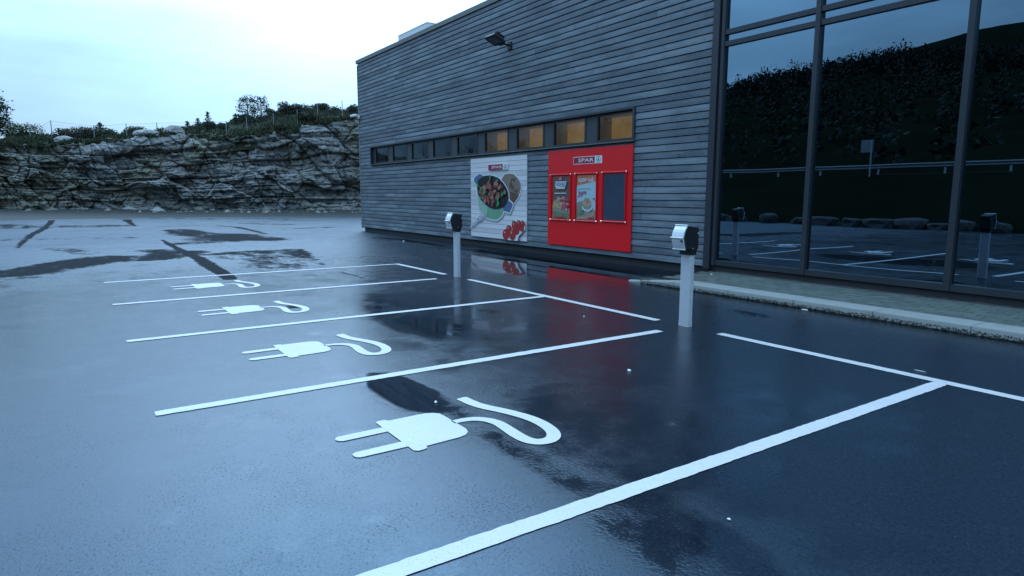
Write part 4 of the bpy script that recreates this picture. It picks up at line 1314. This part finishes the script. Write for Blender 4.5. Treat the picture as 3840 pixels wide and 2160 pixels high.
def conifer(name, q, dd, h, w, label, crown_from=.12, dens=1.0, pine=False, mat='needles', lean=0.0, ztop=None):
    x, y, z = spot(q, dd)
    if ztop is not None: h = ztop - z
    root = empty(name, (x, y, z), label, 'tree', 'trees on the hilltop')
    tr, cr = MB(), MB()
    top = Vector((x + lean, y, z + h))
    base = Vector((x, y, z - .15))
    tr.tube([base, base.lerp(top, .4), top], [.035 * h ** .7 + .02, .02 * h ** .7 + .012, .006], 7)
    nb = int((22 if not pine else 17) * dens * max(1, h / 1.6))
    for k in range(nb):
        f = crown_from + (1 - crown_from) * (k + random.random()) / nb
        p0 = base.lerp(top, f)
        a = k * 2.4 + random.uniform(-.5, .5)
        if pine: L = w * .5 * (random.uniform(.55, 1.15)) * math.sqrt(max(.05, 1 - ((f - .55) / .55) ** 2))
        else: L = w * .5 * (1 - f) * 1.15 * random.uniform(.75, 1.2) + .05
        rise = random.uniform(.05, .5) if pine else random.uniform(-.15, .25)
        dv = Vector((math.cos(a), math.sin(a), rise)).normalized()
        p1 = p0 + dv * L
        tr.tube([p0, p0.lerp(p1, .6), p1], [.018 * h ** .5, .01 * h ** .5, .004], 4)
        m = int((26 if not pine else 44) * dens)
        for j in range(m):
            ff = random.uniform(.15 if not pine else .5, 1.08)
            c = p0.lerp(p1, ff) + Vector((random.gauss(0, .05), random.gauss(0, .05), random.gauss(0, .05))) * (1 + (1.0 if pine else .3)) * max(.6, h / 2)
            leaf(cr, c, random.uniform(.06, .13) * max(.8, h / 2), min(1, max(0, random.gauss(.4, .25))), flat=.35 if pine else .5)
    for j in range(8): leaf(cr, top + Vector((random.gauss(0, .03), random.gauss(0, .03), -random.random() * .2)), .14, .5)
    tr.build('trunk', M['bark'], root); cr.build('crown', M[mat], root)


conifer('spruce_tree', -.6185, 50, 1.3, 1.45, 'small dense spruce standing alone by the fence', dens=1.6, ztop=6.62)
conifer('pine_sapling', -.487, 50, .9, .7, 'leftmost slim pine sapling of the cluster left of the pine pair', .05, 1.2, ztop=6.7)
conifer('pine_sapling', -.471, 50.4, 1, .75, 'middle pine sapling of the cluster left of the pine pair', .05, 1.1, ztop=7.0)
conifer('pine_sapling', -.4555, 50, 1.2, .95, 'tallest bushy pine sapling of the cluster left of the pine pair', .05, 1.2, ztop=7.42)
conifer('pine_tree', -.3955, 50, 1.9, 1.75, 'left pine of the pair on the hill with a ragged open crown', .15, 1.5, True, ztop=8.45)
conifer('pine_tree', -.3750, 50.3, 1.8, 1.55, 'right pine of the pair on the hill with a flat spreading crown', .2, 1.4, True, ztop=8.42)

# broad-leaved tree cut by the picture's edge
tx, ty, tz = spot(-.797, 49)
tree = empty('broadleaf_tree', (tx, ty, tz), 'tall dense green tree at the far end of the hilltop', 'tree')
tr, cr = MB(), MB()
tr.tube([(tx, ty, tz - .3), (tx + .05, ty, tz + 1.5), (tx - .05, ty, tz + 4.2)], [.14, .10, .02], 8)
for k in range(26):
    f = .12 + .86 * k / 26
    a = k * 2.4
    prof_r = 1.75 * math.sin(min(1, (1 - f) * 1.5 + .12) * math.pi / 2) * random.uniform(.7, 1.05)
    p0 = Vector((tx, ty, tz + .2 + 4.2 * f * .9)); p1 = p0 + Vector((math.cos(a) * prof_r, math.sin(a) * prof_r, .35))
    tr.tube([p0, p0.lerp(p1, .5) + Vector((0, 0, .1)), p1], [.03, .02, .006], 5)
    for j in range(420):
        g = random.random() ** .6
        c = p0.lerp(p1, g) + Vector((random.gauss(0, .28), random.gauss(0, .28), random.gauss(0, .25)))
        leaf(cr, c, random.uniform(.12, .22), min(1, max(0, random.gauss(.4, .28))))
tr.build('trunk', M['bark'], tree); cr.build('crown', M['leaf'], tree)

# fence along the hilltop
posts = [(-.7246, 5.80), (-.6915, 6.57), (-.628, 6.22), (-.579, 6.36), (-.533, 6.42), (-.429, 6.54), (-.398, 6.85), (-.3577, 7.10), (-.3215, 7.34), (-.2912, 7.80), (-.254, 7.98), (-.19, 8.2)]
fx, fy, fz = spot(posts[0][0], 48)
fence = empty('wire_fence', (fx, fy, fz), 'thin wire netting fence on steel posts along the hilltop', 'fence')
pts = []
for q, zt in posts:
    x, y, z = spot(q, 48.0)
    zb = min(z - .3, zt - 1.05)
    MB().tube([(x, y, zb), (x, y, zt)], .03, 6).build('post', M['galv'], fence)
    pts.append((x, y, max(z - .05, zt - 1.15), zt - .02))
net = MB()
for (x0, y0_, b0, t0), (x1, y1_, b1_, t1_) in zip(pts[:-1], pts[1:]):
    L = math.hypot(x1 - x0, y1_ - y0_)
    for k in range(5):
        f = k / 4
        sag = -.04 if k == 4 else 0
        pp = [(x0 + (x1 - x0) * g, y0_ + (y1_ - y0_) * g, (b0 + (t0 - b0) * f) * (1 - g) + (b1_ + (t1_ - b1_) * f) * g + sag * math.sin(math.pi * g)) for g in (0, .25, .5, .75, 1)]
        net.tube(pp, .007 if k == 4 else .0028, 3, cap=False)
    m = int(L / .14)
    for k in range(1, m):
        g = k / m
        xx, yy = x0 + (x1 - x0) * g, y0_ + (y1_ - y0_) * g
        net.tube([(xx, yy, b0 + (b1_ - b0) * g), (xx, yy, t0 + (t1_ - t0) * g)], .002, 3, cap=False)
net.build('netting', M['galv'], fence)

# pale boulders lying on the rock edge
for q, dd, w, h, lb in ((-.675, 46.9, 1.3, .55, 'pale rounded boulder on the rock edge below the dark domed shrub'), (-.548, 47.2, 1.9, .6, 'long flat pale boulder on the rock edge above the cliff middle'), (-.508, 47.4, 1.5, .75, 'thick pale boulder with a dark cleft beside it on the rock edge'), (-.605, 46.9, .7, .22, 'small flat pale stone on the rock edge below the small spruce')):
    x, y, z = spot(q, dd)
    bm = bmesh.new(); bmesh.ops.create_icosphere(bm, subdivisions=3, radius=1.0)
    sd_ = random.random() * 50
    for v in bm.verts:
        c = v.co.copy()
        nn = 1 + .5 * (float(fbm(np.array([c.x * 1.6 + sd_]), np.array([c.y * 1.6 + c.z * 2.1]), 3, 3)[0]) - .5)
        w_ = Vector((c.x * w * .5, c.y * w * .4, max(c.z, -.4) * h * .6)) * nn
        # turn the long side along the rock edge
        v.co = Vector((RX[0] * w_.x + AX[0] * w_.y, RX[1] * w_.x + AX[1] * w_.y, w_.z + h * .18))
    me = bpy.data.meshes.new('boulder'); bm.to_mesh(me); bm.free()
    me.materials.append(M['rock'])
    a = me.attributes.new('tone', 'FLOAT', 'POINT'); a.data.foreach_set('value', [.95] * len(me.vertices))
    o = bpy.data.objects.new('boulder', me); COL.objects.link(o); o.location = (x, y, z - .05)
    tag(o, lb, 'boulder', 'boulders on the rock edge')

# ------------------------------------------------------------------ the far side of the lot (seen mirrored in the glass)
gx = np.linspace(-160, 120, 281); gy = np.concatenate([np.linspace(-16.4, -33, 18), np.linspace(-34.5, -42, 5), np.linspace(-46, -190, 40), np.linspace(-210, -420, 12)])
GX, GY = np.meshgrid(gx, gy)
k1 = np.clip((-16.4 - GY) / 16.6, 0, 1)
zb = .45 * np.clip((-16.4 - GY) / .6, 0, 1) + 2.3 * k1 ** 1.1
ridge = np.interp(gx, [-160, -125, -105, -70, -45, 0, 120], [18, 25, 29.5, 30.5, 27, 24, 22])[None, :]
k2 = np.clip((-42 - GY) / 108, 0, 1)
zz = np.where(GY > -42.01, zb, 2.75 + (ridge - 2.75) * k2 ** 1.05 - np.clip((-150 - GY) / 200, 0, 1) * 12)
zz = zz + (fbm(GX * .12, GY * .12, 4, 61) - .5) * np.where(GY > -44, .25, 5.0) * np.clip((-18 - GY) / 3, 0, 1)
zz = np.where((GY < -34) & (GY > -42.5), 2.75, zz)
tag(grid_mesh('hillside', GX, GY, zz, M['hill'], smooth=True), kind='structure')
tag(MB().box(-160, 120, -41.5, -35, 2.4, 2.80).build('road', M['gravel_dark']), kind='structure')
gx = np.linspace(-700, 500, 90); gy = np.linspace(-420, -900, 14)
GX, GY = np.meshgrid(gx, gy)
mz = np.interp(gx, [-700, -400, -330, -258, -211, -120, 0, 200, 500], [5, 35, 75, 108, 117, 116, 118, 115, 90])[None, :] * np.sin(np.clip((-420 - GY) / 120, 0, 1) * math.pi / 2) + (fbm(GX * .02, GY * .02, 4, 71) - .5) * 8
tag(grid_mesh('mountain', GX, GY, mz, M['hill'], smooth=True), kind='structure')

# forest on the slope: one mass of spruces
fo = MB()
RGX, RGZ = [-160, -125, -105, -70, -45, 0, 120], [18, 25, 29.5, 30.5, 27, 24, 22]
for k in range(2300):
    near = k >= 1600
    if near: x = random.uniform(-150, 40); y = -48 - 95 * random.random() ** .8
    else: x = random.uniform(-140, -15); y = random.uniform(-162, -138)
    kk = min(1, max(0, (-42 - y) / 108)); rg = float(np.interp(x, RGX, RGZ))
    z = 2.75 + (rg - 2.75) * kk ** 1.05 - 1.0
    h = random.gauss(5.4, .6) + (1.5 if random.random() < .04 else 0)
    spr = random.random() < .35
    for j in range(40):
        f = random.random() ** .8
        rr = h * (.20 * (1.05 - f) if spr else .22 * math.sqrt(max(.05, 1 - ((f - .45) / .58) ** 2)))
        a = random.random() * 6.283; q_ = random.random() ** .4
        leaf(fo, (x + rr * q_ * math.cos(a), y + rr * q_ * math.sin(a), z + h * (.1 + .9 * f)), random.uniform(.6, 1.3) * (1 - .5 * f), (.9 if near else .15) * random.random())
tag(fo.build('forest', M['forest']), 'dark spruce forest covering the hillside across the road', 'forest', kind='stuff')

# retaining row of stones at the lot's edge
sw = empty('stone_retaining_wall', (-12, -16.2, 0), 'row of rough grey stones holding the grassy bank at the lot edge', 'wall')
x = -34.0
while x < 10:
    w = random.uniform(.6, 1.5); h = random.uniform(.28, .52)
    bm = bmesh.new(); bmesh.ops.create_icosphere(bm, subdivisions=2, radius=1)
    s_ = random.random() * 40
    for v in bm.verts:
        c = v.co.copy(); nn = .9 + .5 * (float(fbm(np.array([c.x + s_]), np.array([c.y + c.z * 1.7]), 2, 4)[0]) - .5)
        v.co = Vector((max(-.8, min(.8, c.x)) * w * .62, max(-.7, min(.7, c.y)) * .5, max(-.6, min(.7, c.z)) * h * .8)) * nn
    me = bpy.data.meshes.new('stone'); bm.to_mesh(me); bm.free(); me.materials.append(M['stone'])
    o = bpy.data.objects.new('stone', me); COL.objects.link(o); o.parent = sw
    o.location = (x + w / 2 + 12, random.uniform(-.1, .1), h * .35)
    x += w * (.98 if random.random() < .7 else 1.9)

gr = empty('guardrail', (-12, -34.2, 2.75), 'galvanised steel guardrail on posts along the road above the bank', 'guardrail')
prof = [(-34.28, 3.14), (-34.22, 3.20), (-34.28, 3.27), (-34.28, 3.32), (-34.22, 3.39), (-34.28, 3.46), (-34.30, 3.46), (-34.24, 3.39), (-34.30, 3.31), (-34.30, 3.28), (-34.24, 3.20), (-34.30, 3.14)]
M['old_galv'] = simple('dull_galvanised', (0.10, 0.105, 0.11), 0.6, 0.2)
MB().prism(prof, 'x', -120, 60).build('rail', M['old_galv'], gr, recalc=True)
for k in range(46): MB().box(-120 + 4 * k, -119.9 + 4 * k, -34.42, -34.30, 2.4, 3.4).build('post', M['galv'], gr)
sg = empty('road_sign', (-11.6, -32.0, 2.2), 'square road sign on a single pole seen from behind below the guardrail', 'road sign')
MB().tube([(-11.3, -32, 2.0), (-11.3, -32, 5.0)], .045, 8).build('pole', M['galv'], sg)
MB().box(-12.0, -11.2, -32.075, -32.05, 4.2, 5.02).build('panel', M['sign_grey'], sg, bevel=.01)

# ------------------------------------------------------------------ litter on the asphalt
for (x, y, s, lb) in ((8.45, -1.76, .018, 'white paper scrap inside the bay nearest the closer charging post'), (10.45, -3.10, .009, 'tiny pale pebble beyond the nearest bay line'), (7.62, 2.0, .035, 'flat white paper scrap at the foot of the kerb'),
                      (9.75, .18, .018, 'thin white straw piece beside the bay head line'), (-5.72, 2.77, .04, 'small white crumpled scrap near the wall beyond the far charging post'), (5.22, 3.2, .02, 'small white fleck on the pavers'),
                      (8.3, -3.42, .014, 'tiny white fleck beside the nearest plug symbol'), (6.46, -.55, .012, 'small white grit beside the farther bay head line')):
    z = .11 if (x, y) == (5.22, 3.2) else .005
    vs = []
    n = 7
    long_ = 3.0 if 'straw' in lb else (1.8 if 'flat' in lb else 1.15)
    ca, sa = math.cos(random.random() * 3), 0
    for i in range(n):
        a = 6.283 * i / n; rr = s * random.uniform(.65, 1.1)
        vs.append((x + rr * math.cos(a) * long_, y + rr * math.sin(a) / long_, z))
    vs2 = [(x + (v[0] - x) * .7, y + (v[1] - y) * .7, z + s * (.12 if 'flat' in lb or 'straw' in lb else .5) * random.uniform(.6, 1.3)) for v in vs]
    fs = [(i, (i + 1) % n, n + (i + 1) % n, n + i) for i in range(n)] + [tuple(range(n, 2 * n))]
    o = MB().add(vs + vs2, fs).build('pebble' if 'pebble' in lb or 'grit' in lb else 'paper_scrap', M['paper'], loc=(x, y, z))
    tag(o, lb, 'litter' if 'pebble' not in lb and 'grit' not in lb else 'pebble', 'litter on the ground')
